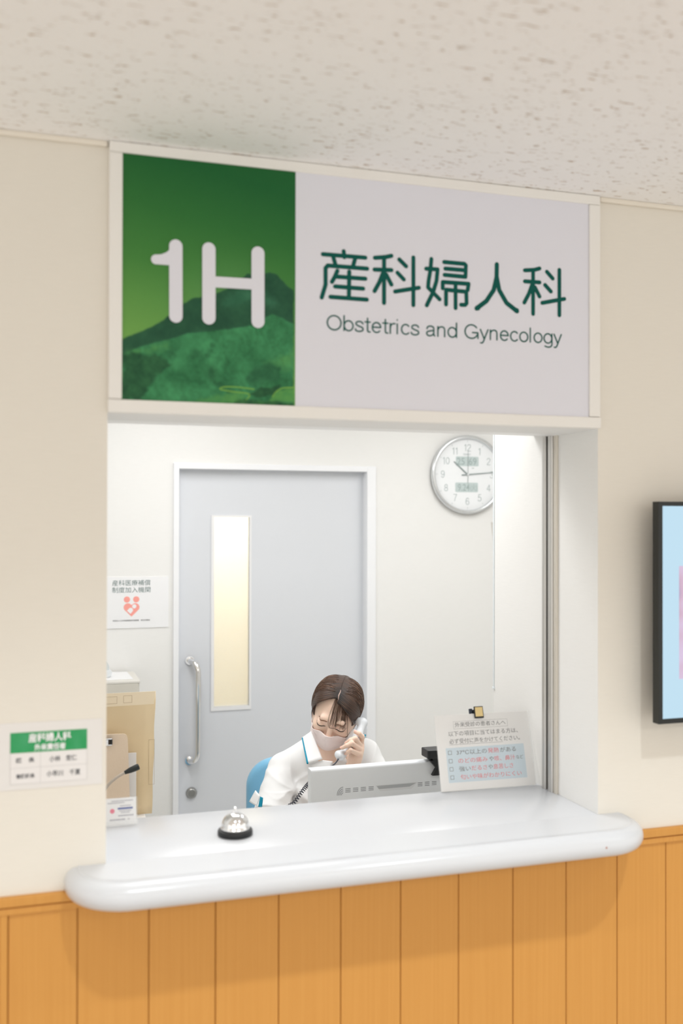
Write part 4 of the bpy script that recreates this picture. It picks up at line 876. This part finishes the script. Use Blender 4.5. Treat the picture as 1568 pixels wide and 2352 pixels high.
HW = dict(wr=(0.8625, 1.075, 0.898))
def at(px, py, y):      # world point seen at this place on the photo's frame, at depth y
    d = fw + rt*((px-784)/F_PX) + up*((1176-py)/F_PX); return CAM + d*((y-CAM.y)/d.y)
fingers = [  # knuckle, middle joint, end joint, tip
    ([(828.8, 1709.5, 1.066), (831.5, 1692.5, 1.036), (824.0, 1684.5, 1.026), (815.5, 1681.0, 1.030)], (0.0092, 0.0080, 0.0070, 0.0062)),
    ([(828.5, 1715.5, 1.052), (815.8, 1696.5, 1.012), (804.8, 1700.0, 1.010), (796.5, 1706.0, 1.020)], (0.0095, 0.0083, 0.0072, 0.0062)),
    ([(828.0, 1722.5, 1.040), (807.5, 1707.5, 1.000), (796.0, 1712.5, 1.000), (786.0, 1717.5, 1.010)], (0.0092, 0.0082, 0.0071, 0.0062)),
    ([(825.5, 1732.5, 1.032), (804.5, 1723.0, 0.996), (799.5, 1726.5, 0.998), (795.5, 1731.5, 1.008)], (0.0086, 0.0073, 0.0064, 0.0056))]
fingers = [([at(*p) for p in P], r) for P, r in fingers]
wrist = at(810, 1766, 1.060); elbow = Vector((0.985, 1.035, 0.742))
palm_mid = at(815, 1742, 1.052)
B = Field((0.50, 0.86, 0.655), (1.08, 1.42, 1.245), 0.0023)
head_into(B)
# neck, shoulders, chest
NB = Vector((0.788, 1.185, 0.955))
B.cone(hw_(0, 0.022, -0.055), NB, 0.050, 0.053, 0.02); B.cone(NB, (0.787, 1.215, 0.88), 0.06, 0.09, 0.03)
SR, SL = Vector((0.663, 1.205, 0.908)), Vector((0.932, 1.205, 0.930))
B.cone(SR, NB, 0.046, 0.050, 0.03); B.cone(SL, NB, 0.052, 0.050, 0.03); B.ell((0.785, 1.225, 0.82), (0.145, 0.088, 0.17), 0.03); B.ell((0.787, 1.28, 0.68), (0.12, 0.085, 0.12), 0.03)
# her right arm (towards the left of the photo), forearm on the desk
ER, WR = Vector((0.577, 1.075, 0.760)), Vector((0.690, 0.925, 0.728))
B.chain([SR, (SR+ER)/2, ER], (0.044, 0.042, 0.037), 0.015); B.chain([ER, (ER*0.6+WR*0.4), WR], (0.037, 0.036, 0.024), 0.012)
PR = WR+Vector((0.045, -0.015, -0.002)); B.chain([WR, PR], (0.022, 0.019), 0.012)
for k in range(4):
    kn = WR+Vector((0.070-0.004*k, 0.004-0.017*k+0.006, -0.004)); md_ = kn+Vector((0.030-0.003*k, -0.008, -0.002)); tp = md_+Vector((0.018, -0.010, -0.012))
    B.chain([WR+Vector((0.012, -0.004*k, 0)), kn, md_, tp], (0.015, 0.0092, 0.0078, 0.0062), 0.006)
B.chain([WR+Vector((0.015, 0.012, 0)), WR+Vector((0.045, 0.035, -0.004)), WR+Vector((0.072, 0.030, -0.008))], (0.014, 0.010, 0.0075), 0.006)
# her left arm, elbow on the desk, hand raised to the handset
B.chain([SL, (SL+elbow)/2, elbow], (0.046, 0.043, 0.037), 0.015); B.chain([elbow, elbow*0.62+wrist*0.38, wrist], (0.037, 0.036, 0.0225), 0.012)
B.chain([wrist, palm_mid], (0.0215, 0.0205), 0.012)
for i, (P, r) in enumerate(fingers):
    B.chain([palm_mid+(P[0]-palm_mid)*0.1, P[0]], (0.0165, 0.0108), 0.010)
for i, (P, r) in enumerate(fingers):
    B.chain(P, r, 0.0028)
th = [at(806, 1752, 1.072), at(795, 1736, 1.086), at(794, 1718, 1.094), at(799, 1704, 1.090)]
B.chain(th, (0.0140, 0.0112, 0.0092, 0.0075), 0.008)
body = link_me('body', B.mesh('body'), M_SKIN, ps, smooth=True)

# nails of the raised hand
M_NAIL = mat('nail', (0.86, 0.55, 0.46), 0.3)
for P, r in fingers:
    d = (P[3]-P[2]).normalized(); o_ = (Vector((CAM.x, CAM.y, CAM.z))-P[3]).normalized(); o_ = (o_-d*o_.dot(d)).normalized(); o_ = (o_*0.6+Vector((0, 0, 1))*0.8); o_ = (o_-d*o_.dot(d)).normalized(); s_ = d.cross(o_)
    bm = BM(); c = P[3]+d*0.0006; rr = r[3]
    ro = []
    for j in range(5):
        v = -0.0045+0.009*j/4; row = []
        for i in range(5):
            t = math.radians(-48+24*i); row.append(bm.verts.new(c+d*v*(1 if j < 4 or i in (1, 2, 3) else 0.7)+(o_*math.cos(t)+s_*math.sin(t))*(rr+0.00025)))
        ro.append(row)
    for a, b in zip(ro, ro[1:]):
        for i in range(4): bm.faces.new((a[i], a[i+1], b[i+1], b[i]))
    link('fingernail', bm, M_NAIL, ps, smooth=True)

# head surface lookup, in head space, along a direction
HF = Field(tuple(HC-Vector((0.17,)*3)), tuple(HC+Vector((0.17,)*3)), 0.0025); head_into(HF)
def hsd(p):
    q = (np.array(HM @ Vector(p))-HF.lo)/HF.h; i = np.clip(q.astype(int), 0, HF.n-2); t = q-i; v = 0
    for a in (0, 1):
        for b in (0, 1):
            for c in (0, 1): v += HF.F[i[0]+a, i[1]+b, i[2]+c]*(t[0] if a else 1-t[0])*(t[1] if b else 1-t[1])*(t[2] if c else 1-t[2])
    return float(v)
def face(x, z, off=0.0):       # point on the face in head space, seen from its front
    y = -0.15
    for _ in range(40):
        dd = hsd((x, y, z)); 
        if dd < 0.0004: break
        y += max(dd*0.8, 0.0003)
        if y > 0.02: break
    return Vector((x, y-off, z))
# brows and lashes
M_BROW = mat('brow_brown', (0.24, 0.13, 0.085), 0.8); M_LASH = mat('lash', (0.035, 0.022, 0.019), 0.7)
for sx in (-1, 1):
    bm = BM(); P = [(0.0140, 0.0165), (0.024, 0.0172), (0.033, 0.0145), (0.040, 0.0108), (0.0455, 0.0062)]
    Q = [(q.x, q.z) for q in smooth_path([(x, 0, z) for x, z in P], 4)]; tube(bm, [hw_(*face(sx*x, z, 0.0004)) for x, z in Q], [0.0006+0.0016*math.sin(PI*min(1.0, (k+2.5)/(len(Q)+1.5))) for k in range(len(Q))], 8); link('eyebrow', bm, M_BROW, ps, smooth=True)
    bm = BM(); P = [(0.0165, -0.0072), (0.023, -0.0088), (0.030, -0.0098), (0.038, -0.0100), (0.0445, -0.0090), (0.0485, -0.0078)]
    S_ = smooth_path([face(sx*x, z, 0.0006) for x, z in P], 4)
    tube(bm, [HM @ q for q in S_], [0.0004+0.0009*math.sin(PI*min(1, (k+3)/(len(S_)+2))) for k in range(len(S_))], 8)
    for k in range(3, len(S_), 2):
        q = S_[k]; tube(bm, [HM @ q, HM @ (q+Vector((sx*0.0008*(k/len(S_)), -0.0022, -0.0020)))], [0.0005, 0.00015], 5)
    link('eyelashes', bm, M_LASH, ps, smooth=True)

# mask
M_MASK = mat('pale_pink_cloth', (0.87, 0.765, 0.75), 0.75, spec=0.2)
bm = BM(); nu, nv = 48, 22; rows = []
for j in range(nv+1):
    v = j/nv; row = []
    for i in range(nu+1):
        s = -1+2*i/nu; ph = s*math.radians(84); c = math.cos(ph)
        zt = -0.019-0.048*abs(s)**1.35+0.006*math.exp(-(s/0.16)**2); zb = -0.119+0.022*abs(s)**1.7
        z = zt+(zb-zt)*v
        b_ = 0.0985 if z > -0.075 else 0.0985-(-0.075-z)*0.22
        a_ = 0.0655 if z < -0.06 else 0.0655+0.0055*min(1.0, (z+0.06)/0.03)
        y = -b_*c**0.9; x = a_*math.sin(ph)
        ridge = (0.021*(1-v)**0.8+0.004)*math.exp(-(x/(0.019+0.02*v))**2); y -= ridge
        y -= 0.0012*math.sin(v*PI*5)*c                      # pleats
        q = Vector((x, y, z)); dd = hsd(q)
        if dd < 0.003: q += Vector((math.sin(ph), -c, 0))*(0.003-dd)*1.2
        row.append(bm.verts.new(HM @ q))
    rows.append(row)
for a, b in zip(rows, rows[1:]):
    for i in range(nu): bm.faces.new((a[i], a[i+1], b[i+1], b[i]))
mk = link('face_mask', bm, M_MASK, ps, smooth=True); md = mk.modifiers.new('thick', 'SOLIDIFY'); md.thickness = 0.0016
for sx in (-1, 1):
    bm = BM(); P = [(sx*0.0655, -0.012, -0.066), (sx*0.077, 0.004, 0.004), (sx*0.081, 0.022, 0.022), (sx*0.085, 0.033, 0.004), (sx*0.082, 0.026, -0.026), (sx*0.0655, -0.010, -0.092)]
    tube(bm, [HM @ q for q in smooth_path(P, 6)], 0.0013, 6); link('ear_loop', bm, M_MASK, mk, smooth=True)

# hair
def hair_mat():
    m = bpy.data.materials.new('dark_brown_hair'); m.use_nodes = True; N, L = m.node_tree.nodes, m.node_tree.links; b = N['Principled BSDF']
    b.inputs['Roughness'].default_value = 0.42; b.inputs['Specular IOR Level'].default_value = 0.45
    uv = N.new('ShaderNodeUVMap'); uv.uv_map = 'strands'; mp = N.new('ShaderNodeMapping'); mp.inputs['Scale'].default_value = (60, 2.2, 1); L.new(uv.outputs['UV'], mp.inputs['Vector'])
    n = N.new('ShaderNodeTexNoise'); n.inputs['Scale'].default_value = 1.0; n.inputs['Detail'].default_value = 5; L.new(mp.outputs['Vector'], n.inputs['Vector'])
    rp = N.new('ShaderNodeValToRGB'); e = rp.color_ramp.elements; e[0].position = 0.34; e[0].color = (0.010, 0.006, 0.005, 1); e[1].position = 0.72; e[1].color = (0.12, 0.060, 0.036, 1)
    L.new(n.outputs['Fac'], rp.inputs['Fac']); at_ = N.new('ShaderNodeAttribute'); at_.attribute_name = 'root'; mx = N.new('ShaderNodeMix'); mx.data_type = 'RGBA'; mx.inputs['B'].default_value = (0.010, 0.008, 0.008, 1)
    L.new(at_.outputs['Fac'], mx.inputs['Factor']); L.new(rp.outputs['Color'], mx.inputs['A']); L.new(mx.outputs['Result'], b.inputs['Base Color'])
    bp = N.new('ShaderNodeBump'); bp.inputs['Strength'].default_value = 0.9; bp.inputs['Distance'].default_value = 0.003; L.new(n.outputs['Fac'], bp.inputs['Height']); L.new(bp.outputs['Normal'], b.inputs['Normal'])
    return m
M_HAIR = hair_mat()
H = Field(tuple(HC-Vector((0.16, 0.16, 0.15))), tuple(HC+Vector((0.16, 0.2, 0.16))), 0.0022)
H.ell((0, 0.012, 0.020), (0.0765, 0.091, 0.0775), 0.01, 'u', HM)
for sx in (-1, 1): H.ell((sx*0.029, 0.005, 0.025), (0.049, 0.082, 0.070), 0.02, 'u', HM)
for sx in (-1, 1): H.ell((sx*0.058, 0.012, -0.005), (0.0195, 0.044, 0.048), 0.02, 'u', HM)
H.ell((0, 0.118, 0.0), (0.035, 0.03, 0.034), 0.01, 'u', HM)
def window(x, y, z):
    x, y, z = tolocal(HM, x, y, z)
    a = np.where(x < 0, 0.0715, 0.0630); top = np.where(x < 0, 0.079, 0.070); ex = np.where(x < 0, 2.2, 1.8)
    # forehead edge droops towards the temples; side edges run down in front of the ears
    zz = np.where(z > -0.01, (z+0.01)/(top+0.01), 0); rr = (np.abs(x/a)**ex+np.abs(zz)**ex)**(1/ex)
    d1 = (rr-1)*0.055
    return np.maximum(np.maximum(d1, y+0.026+0.10*np.clip(-z, 0, 0.1)), -(z+0.2))
H.add(window, HC-Vector((0.15,)*3), HC+Vector((0.15,)*3), 0.004, 's')
def below(x, y, z):
    x, y, z = tolocal(HM, x, y, z); return np.maximum(z+0.052-0.3*np.clip(y-0.02, -0.08, 0.1)*0, -1.0)+0*x
H.add(below, HC-Vector((0.15,)*3), HC+Vector((0.15,)*3), 0.006, 's')
hme = H.mesh('hair')
co = np.empty(len(hme.vertices)*3, np.float32); hme.vertices.foreach_get('co', co); co = co.reshape(-1, 3)
I_ = np.array(HM.inverted()); lc = co@I_[:3, :3].T+I_[:3, 3]
ang = np.arctan2(lc[:, 1]-0.035, lc[:, 2]+0.035)+0.25*np.abs(lc[:, 0])/0.08; uvv = np.stack([ang+np.where(lc[:, 0] > 0, 3.0, 0), np.abs(lc[:, 0])*8+0.5*lc[:, 1]], 1)
ul = hme.uv_layers.new(name='strands'); li = np.empty(len(hme.loops), np.int32); hme.loops.foreach_get('vertex_index', li); ul.data.foreach_set('uv', uvv[li].astype(np.float32).ravel())
rc = np.exp(-((lc[:, 0]/0.020)**2+((lc[:, 1]+0.040)/0.034)**2+((lc[:, 2]-0.092)/0.05)**2)).astype(np.float32)
hme.attributes.new('root', 'FLOAT', 'POINT').data.foreach_set('value', rc)
hair = link_me('hair', hme, M_HAIR, ps, smooth=True)
M_STR = mat('hair_strand_brown', (0.075, 0.037, 0.022), 0.45)
def hsurf(x, y, off=0.0):      # top of the hair, in head space
    from mathutils.bvhtree import BVHTree
    if not hasattr(hsurf, 't'):
        cc = [HM.inverted() @ v.co for v in hair.data.vertices]; hsurf.t = BVHTree.FromPolygons(cc, [tuple(p.vertices) for p in hair.data.polygons])
    h = hsurf.t.ray_cast(Vector((x, y, 0.3)), Vector((0, 0, -1))); return h[0]+h[1]*off if h[0] is not None else Vector((x, y, 0.1))
bm = BM(); rows = []
for k in range(17):
    t = k/16; y = -0.018-0.036*t; wd = 0.0015*math.sin(PI*(0.08+0.84*t))**0.7; xo = 0.0008*math.sin(t*9)
    rows.append([bm.verts.new(HM @ hsurf(xo+e*wd, y, 0.0004)) for e in (-1, 0, 1)])
for p, q in zip(rows, rows[1:]):
    for i in (0, 1): bm.faces.new((p[i], p[i+1], q[i+1], q[i]))
link('hair_parting', bm, mat('scalp', (0.52, 0.38, 0.33), 0.7), hair, smooth=True)
def hdir(d, off):     # hair surface met along a ray from outside towards the head centre
    c_ = Vector((0, 0.010, 0.010)); d = Vector(d).normalized(); h = hsurf.t.ray_cast(c_+d*0.3, -d); return (h[0]+d*off) if h[0] is not None else c_+d*0.09
random.seed(11)
def strand(bm, pts, r):
    S_ = smooth_path(pts, 6); n_ = len(S_); tube(bm, [HM @ q for q in S_], [r*(1-0.65*(k/(n_-1))**1.5) for k in range(n_)], 5)
bm = BM()
def fp(x, z, off): return face(x, z, off)
for k in range(50):
    u = random.random()**0.8
    xr = -0.011+0.046*u+random.gauss(0, 0.0015); xt = -0.009+0.057*u+random.gauss(0, 0.0022); zt = random.uniform(0.004, 0.020)-0.008*u
    if u > 0.85: zt = random.uniform(-0.010, 0.006)
    zr = 0.083-0.006*u; off = random.uniform(0.0035, 0.0080)
    a = fp(xr*0.85, zr, 0.0075); b = fp(xr*0.8+xt*0.2, zr-0.022, 0.0090+off*0.2); c = fp(xr*0.35+xt*0.65, (zr+zt)/2-0.008, off+0.003); d = fp(xt, zt, 0.0025+off*0.4)
    strand(bm, [a, b, c, d], random.uniform(0.00045, 0.00085))
for k in range(3):      # the sweep that bends round over her left eye
    j = random.gauss(0, 0.0009)
    strand(bm, [fp(-0.006+j, 0.081, 0.0075), fp(-0.011+j, 0.055, 0.009), fp(-0.0115+j, 0.028, 0.008), fp(-0.003+j, 0.008+j, 0.008), fp(0.014, 0.000+j, 0.006), fp(0.032, -0.005+j, 0.004)], 0.0005)
for k in range(5):       # long thin lock in front of her left cheek
    j = random.gauss(0, 0.0010)
    strand(bm, [fp(0.022+j, 0.076, 0.008), fp(0.038+j, 0.050, 0.009), fp(0.049+j, 0.015, 0.009), fp(0.0545+j*0.6, -0.012, 0.010), Vector((0.0605+j*0.4, -0.078, -0.038))], 0.0008)
for k in range(26):      # side sweep over her left temple
    j = random.random()
    strand(bm, [fp(0.012+0.012*j, 0.081, 0.0075), fp(0.034+0.012*j, 0.060, 0.009), fp(0.050+0.008*j, 0.035, 0.009), Vector((0.064+0.006*j, -0.052+0.02*j, 0.004)), Vector((0.073, -0.022+0.02*j, -0.028+0.02*j))], 0.0011)
link('fringe', bm, M_STR, hair, smooth=True)
M_STR2 = mat('hair_strand_light', (0.17, 0.090, 0.055), 0.4)
for nm_, m_, cnt_ in (('hair_strands', M_STR, 280), ('light_strands', M_STR2, 70)):
    bm = BM()
    for k in range(cnt_):
        sx = random.choice((-1, 1)); y0 = random.uniform(-0.75, 0.9); y1 = random.uniform(-0.30, 0.55)+0.15*y0; t0 = random.uniform(0.09, 0.80); t1 = min(1.0, t0+random.uniform(0.25, 0.6)); pts = []
        for q in range(6):
            t = t0+(t1-t0)*q/5; an = t*1.78; yy = y0+(y1-y0)*t
            pts.append(hdir((sx*math.sin(an), yy*(0.9-0.2*math.cos(an)), math.cos(an)), random.uniform(-0.0004, 0.0009)))
        strand(bm, pts, random.uniform(0.0005, 0.0011))
    link(nm_, bm, m_, hair, smooth=True)
bm = BM()
for sx in (-1, 1):
    for k in range(14):
        j = random.random()
        strand(bm, [Vector((sx*0.069, -0.038+0.02*j, 0.020)), Vector((sx*(0.0745+0.002*j), -0.022+0.016*j, -0.010)), Vector((sx*0.0755, -0.012+0.012*j, -0.035)), Vector((sx*0.072, -0.006+0.008*j, -0.062-0.012*j))], 0.0009)
link('side_lock', bm, M_STR, hair, smooth=True)

# tunic
M_TUNIC = mat('white_tunic_cloth', (0.83, 0.835, 0.84), 0.75, spec=0.25, bump=((900, 900, 900), 0.08, 0.0003)); M_TEAL = mat('teal_piping', (0.0, 0.27, 0.42), 0.6)
U = Field((0.49, 0.98, 0.50), (1.09, 1.50, 1.06), 0.0034)
U.cone(SR+Vector((-0.004, 0, 0)), NB, 0.051, 0.060, 0.03); U.cone(SL+Vector((0.004, 0, 0)), NB, 0.056, 0.060, 0.03); U.ell((0.785, 1.225, 0.82), (0.158, 0.104, 0.18), 0.03)
U.ell((0.735, 1.155, 0.815), (0.055, 0.050, 0.060), 0.05); U.ell((0.835, 1.155, 0.818), (0.055, 0.050, 0.060), 0.05)
U.ell((0.787, 1.28, 0.68), (0.145, 0.105, 0.16), 0.04); U.ell((0.79, 1.33, 0.58), (0.17, 0.125, 0.10), 0.04)
CR = SR+(ER-SR)*0.80; U.chain([SR+Vector((-0.004, 0, 0)), (SR+CR)/2+Vector((-0.004, 0, 0)), CR+(ER-SR)*0.12], (0.051, 0.055, 0.061), 0.007)
CL = SL+(elbow-SL)*0.80; U.chain([SL+Vector((0.004, 0, 0)), (SL+CL)/2, CL+(elbow-SL)*0.12], (0.056, 0.058, 0.058), 0.010)
for c_, a_ in ((CR, (ER-SR).normalized()), (CL, (elbow-SL).normalized())):
    def cutf(x, y, z, c=np.array(c_), a=np.array(a_)):
        return np.maximum(-((x-c[0])*a[0]+(y-c[1])*a[1]+(z-c[2])*a[2]), np.sqrt((x-c[0])**2+(y-c[1])**2+(z-c[2])**2)-0.085)
    U.add(cutf, np.array(c_)-0.09, np.array(c_)+0.09, 0.003, 's')
U.cone(hw_(0, 0.02, -0.05), NB+Vector((0, -0.004, 0.004)), 0.054, 0.057, 0.006, 's')
vb = at(761, 1748, 1.10); U.cone(NB+Vector((-0.002, -0.055, 0.02)), vb+Vector((0.0, -0.012, 0.020)), 0.046, 0.014, 0.006, 's')
# cloth folds
g = np.meshgrid(*[U.lo[k]+U.h*np.arange(U.n[k], dtype=np.float32) for k in range(3)], indexing='ij', sparse=True)
X_, Y_, Z_ = g
fold = np.sin(70*(X_-0.72)+38*(Z_-0.85)+2.2*np.sin(30*Z_+9*X_))*np.exp(-((X_-0.69)/0.05)**2-((Z_-0.84)/0.10)**2)
fold = fold+0.8*np.sin(95*(Z_-0.86)-42*(X_-0.6)+1.5*np.sin(40*X_))*np.exp(-((X_-0.655)/0.04)**2-((Z_-0.84)/0.05)**2)
fold = fold+0.8*np.sin(60*(X_-0.9)-45*(Z_-0.9)+1.7*np.sin(25*Z_))*np.exp(-((X_-0.93)/0.06)**2-((Z_-0.90)/0.08)**2)
fold = fold+0.5*np.sin(48*X_+20*Z_+2*np.sin(22*Z_))*np.exp(-((Z_-0.74)/0.09)**2)
ph_ = np.arctan2(Z_-0.865, X_-0.672)                  # creases fanning out from the armpit
rr_ = np.sqrt((X_-0.672)**2+(Z_-0.865)**2)
fan = (1-np.abs(np.sin(3.2*ph_+9*rr_+0.4)))**2*np.exp(-((rr_-0.06)/0.055)**2)*(Y_ < 1.2)
slv = (1-np.abs(np.sin(55*(Z_-0.86)+26*(X_-0.62)+1.2*np.sin(45*X_))))**2*np.exp(-((X_-0.628)/0.035)**2-((Z_-0.86)/0.05)**2)
rgt = (1-np.abs(np.sin(48*(X_-0.93)-16*(Z_-0.9)+1.1*np.sin(30*Z_))))**2*np.exp(-((X_-0.95)/0.05)**2-((Z_-0.90)/0.09)**2)
fold = fold-0.8*fan-0.8*slv-0.9*rgt
U.F += (0.0056*fold).astype(np.float32)
tunic = link_me('tunic', U.mesh('tunic'), M_TUNIC, ps, smooth=True)
def patch(bm, corners, bulge, nu=10, nv=10, mi=0):
    """curved quad from 4 corners (a,b,c,d) bulging along a vector"""
    a, b, c, d = [Vector(q) for q in corners]; rows = []
    for j in range(nv+1):
        v = j/nv; rows.append([bm.verts.new((a*(1-u)+b*u)*(1-v)+(d*(1-u)+c*u)*v+Vector(bulge)*math.sin(PI*u)*0.5*(0.4+0.6*math.sin(PI*min(v+0.15, 1)))) for u in [i/nu for i in range(nu+1)]])
    for r1, r2 in zip(rows, rows[1:]):
        for i in range(nu): 
            f = bm.faces.new((r1[i], r1[i+1], r2[i+1], r2[i])); f.material_index = mi
A_, B_, D_, E_ = at(694, 1695, 1.150), at(714, 1680, 1.150), at(739.5, 1744, 1.062), at(705.5, 1753.5, 1.055)
bm = BM(); patch(bm, (A_, B_, D_, E_), (0.0, -0.018, 0.004)); co_ = link('collar', bm, M_TUNIC, ps, smooth=True); md = co_.modifiers.new('thick', 'SOLIDIFY'); md.thickness = 0.003; md.offset = 1
A2, B2, D2, E2 = at(838, 1688, 1.150), at(806, 1672, 1.150), at(772, 1742, 1.072), at(806, 1756, 1.064)
bm = BM(); patch(bm, (A2, B2, D2, E2), (0.0, -0.018, 0.004)); co2 = link('collar', bm, M_TUNIC, ps, smooth=True); md = co2.modifiers.new('thick', 'SOLIDIFY'); md.thickness = 0.003; md.offset = 1
for nm, P, Q in (('l', A_, E_), ('r', A2, E2)):
    bm = BM(); d = (Q-P).normalized(); pts = [P+(Q-P)*k/8+Vector((0, -0.003, 0.0005)) for k in range(9)]
    tube(bm, pts, 0.0030, 10); link('collar_piping', bm, M_TEAL, co_ if nm == 'l' else co2, smooth=True)
# placket between the collars and the cuff with its teal slit
bm = BM(); patch(bm, (at(706, 1756, 1.062), at(740, 1746, 1.066), at(764, 1749, 1.070), at(752, 1778, 1.05)), (0, -0.004, 0), 8, 6); pk = link('placket', bm, M_TUNIC, ps, smooth=True); md = pk.modifiers.new('thick', 'SOLIDIFY'); md.thickness = 0.002
bm = BM()
ax = (ER-SR).normalized()
P0 = [at(597.5, 1829, 1.000), at(602.5, 1832, 1.000), at(600.5, 1856, 0.996), at(592.5, 1853, 0.996)]
patch(bm, P0, (0, -0.003, 0), 4, 6); sl = link('cuff_slit', bm, M_TEAL, ps, smooth=True); md = sl.modifiers.new('thick', 'SOLIDIFY'); md.thickness = 0.003
bm = BM(); patch(bm, [at(588, 1816, 1.06), at(598, 1827, 1.005), at(590, 1851.5, 1.0), at(573.5, 1842, 1.07)], (-0.004, -0.006, 0), 6, 6); cf = link('cuff_flap', bm, M_TUNIC, ps, smooth=True); md = cf.modifiers.new('thick', 'SOLIDIFY'); md.thickness = 0.003
# trousers and shoes
Tn = Field((0.55, 0.80, 0.05), (1.05, 1.52, 0.66), 0.008)
Tn.ell((0.79, 1.345, 0.55), (0.165, 0.125, 0.10), 0.03)
for sx in (-1, 1):
    Tn.chain([(0.79+sx*0.085, 1.33, 0.535), (0.79+sx*0.10, 0.94, 0.53)], (0.080, 0.062), 0.03); Tn.chain([(0.79+sx*0.10, 0.94, 0.525), (0.79+sx*0.10, 0.98, 0.10)], (0.062, 0.045), 0.03)
link_me('trousers', Tn.mesh('trousers'), M_TUNIC, ps, smooth=True)
for sx in (-1, 1):
    bm = BM(); vs = box(bm, (0.79+sx*0.10-0.042, 0.80, 0.0), (0.79+sx*0.10+0.042, 1.045, 0.085), 0.03, 5); link('shoe', bm, mat('white_shoe', (0.8, 0.8, 0.8), 0.4), ps, smooth=True)

# ------------------------------------------------------------------ telephone handset in the hand
hs = thing('telephone_handset', 'white telephone handset held to the ear of the seated person', 'telephone', tuple(at(805, 1700, 1.06)))
M_PHONE = mat('phone_white', (0.74, 0.775, 0.815), 0.32); M_CORD = mat('phone_cord', (0.025, 0.03, 0.05), 0.4)
Ea, Eb = at(831, 1660, 1.085), at(780, 1737, 1.020)
K = Field(tuple(np.minimum(Ea, Eb)-np.array((0.06,)*3)), tuple(np.maximum(Ea, Eb)+np.array((0.06,)*3)), 0.0025)
axh = (Eb-Ea).normalized(); inw = (HC+Vector((0.02, -0.03, -0.02))-(Ea+Eb)/2); inw = (inw-axh*inw.dot(axh)).normalized(); outw = -inw
mid = (Ea+Eb)/2+outw*0.012
K.chain([Ea+outw*0.004, Ea*0.65+Eb*0.35+outw*0.012, Ea*0.3+Eb*0.7+outw*0.011, Eb+outw*0.003], (0.0130, 0.0112, 0.0112, 0.0118), 0.02)
K.cone(Ea-axh*0.002, Ea+inw*0.010, 0.0140, 0.0130, 0.012); K.cone(Eb-axh*0.004, Eb-axh*0.004+inw*0.008, 0.0115, 0.0115, 0.012)
link_me('handset_body', K.mesh('handset_body'), M_PHONE, hs, smooth=True)
bm = BM(); lathe(bm, [(0, 0.0295), (0.0125, 0.0295), (0.0145, 0.024)], 24, Matrix.Translation(Ea-axh*0.002-inw*0.004) @ inw.to_track_quat('Z', 'Y').to_matrix().to_4x4()); link('ear_pad', bm, mat('grey_pad', (0.45, 0.49, 0.53), 0.5), hs, smooth=True)
c0 = Eb+axh*0.012
lead = smooth_path([c0, at(776, 1745, 1.00), at(767, 1756, 0.97), at(752, 1765, 0.93), at(728, 1782, 0.90), at(712, 1796, 0.88)], 8)
bm = BM(); tube(bm, lead, 0.0021, 8); link('cord', bm, M_CORD, hs, smooth=True)
axis = smooth_path([at(712, 1796, 0.88), at(697, 1814, 0.87), at(676, 1843, 0.86), at(655, 1872, 0.85), (0.60, 0.83, 0.716)], 60)
n_ = len(axis); hel = []
for k in range(n_*2-1):
    p = axis[k//2] if k % 2 == 0 else (axis[k//2]+axis[k//2+1])/2
    t = (axis[min(k//2+1, n_-1)]-axis[max(k//2-1, 0)]).normalized(); e_ = t.cross(Vector((0, 1, 0))).normalized(); f_ = t.cross(e_)
    th_ = 2*PI*k/20; hel.append(p+(e_*math.cos(th_)+f_*math.sin(th_))*0.0052)
bm = BM(); tube(bm, hel, 0.0014, 6); link('coiled_cord', bm, M_CORD, hs, smooth=True)
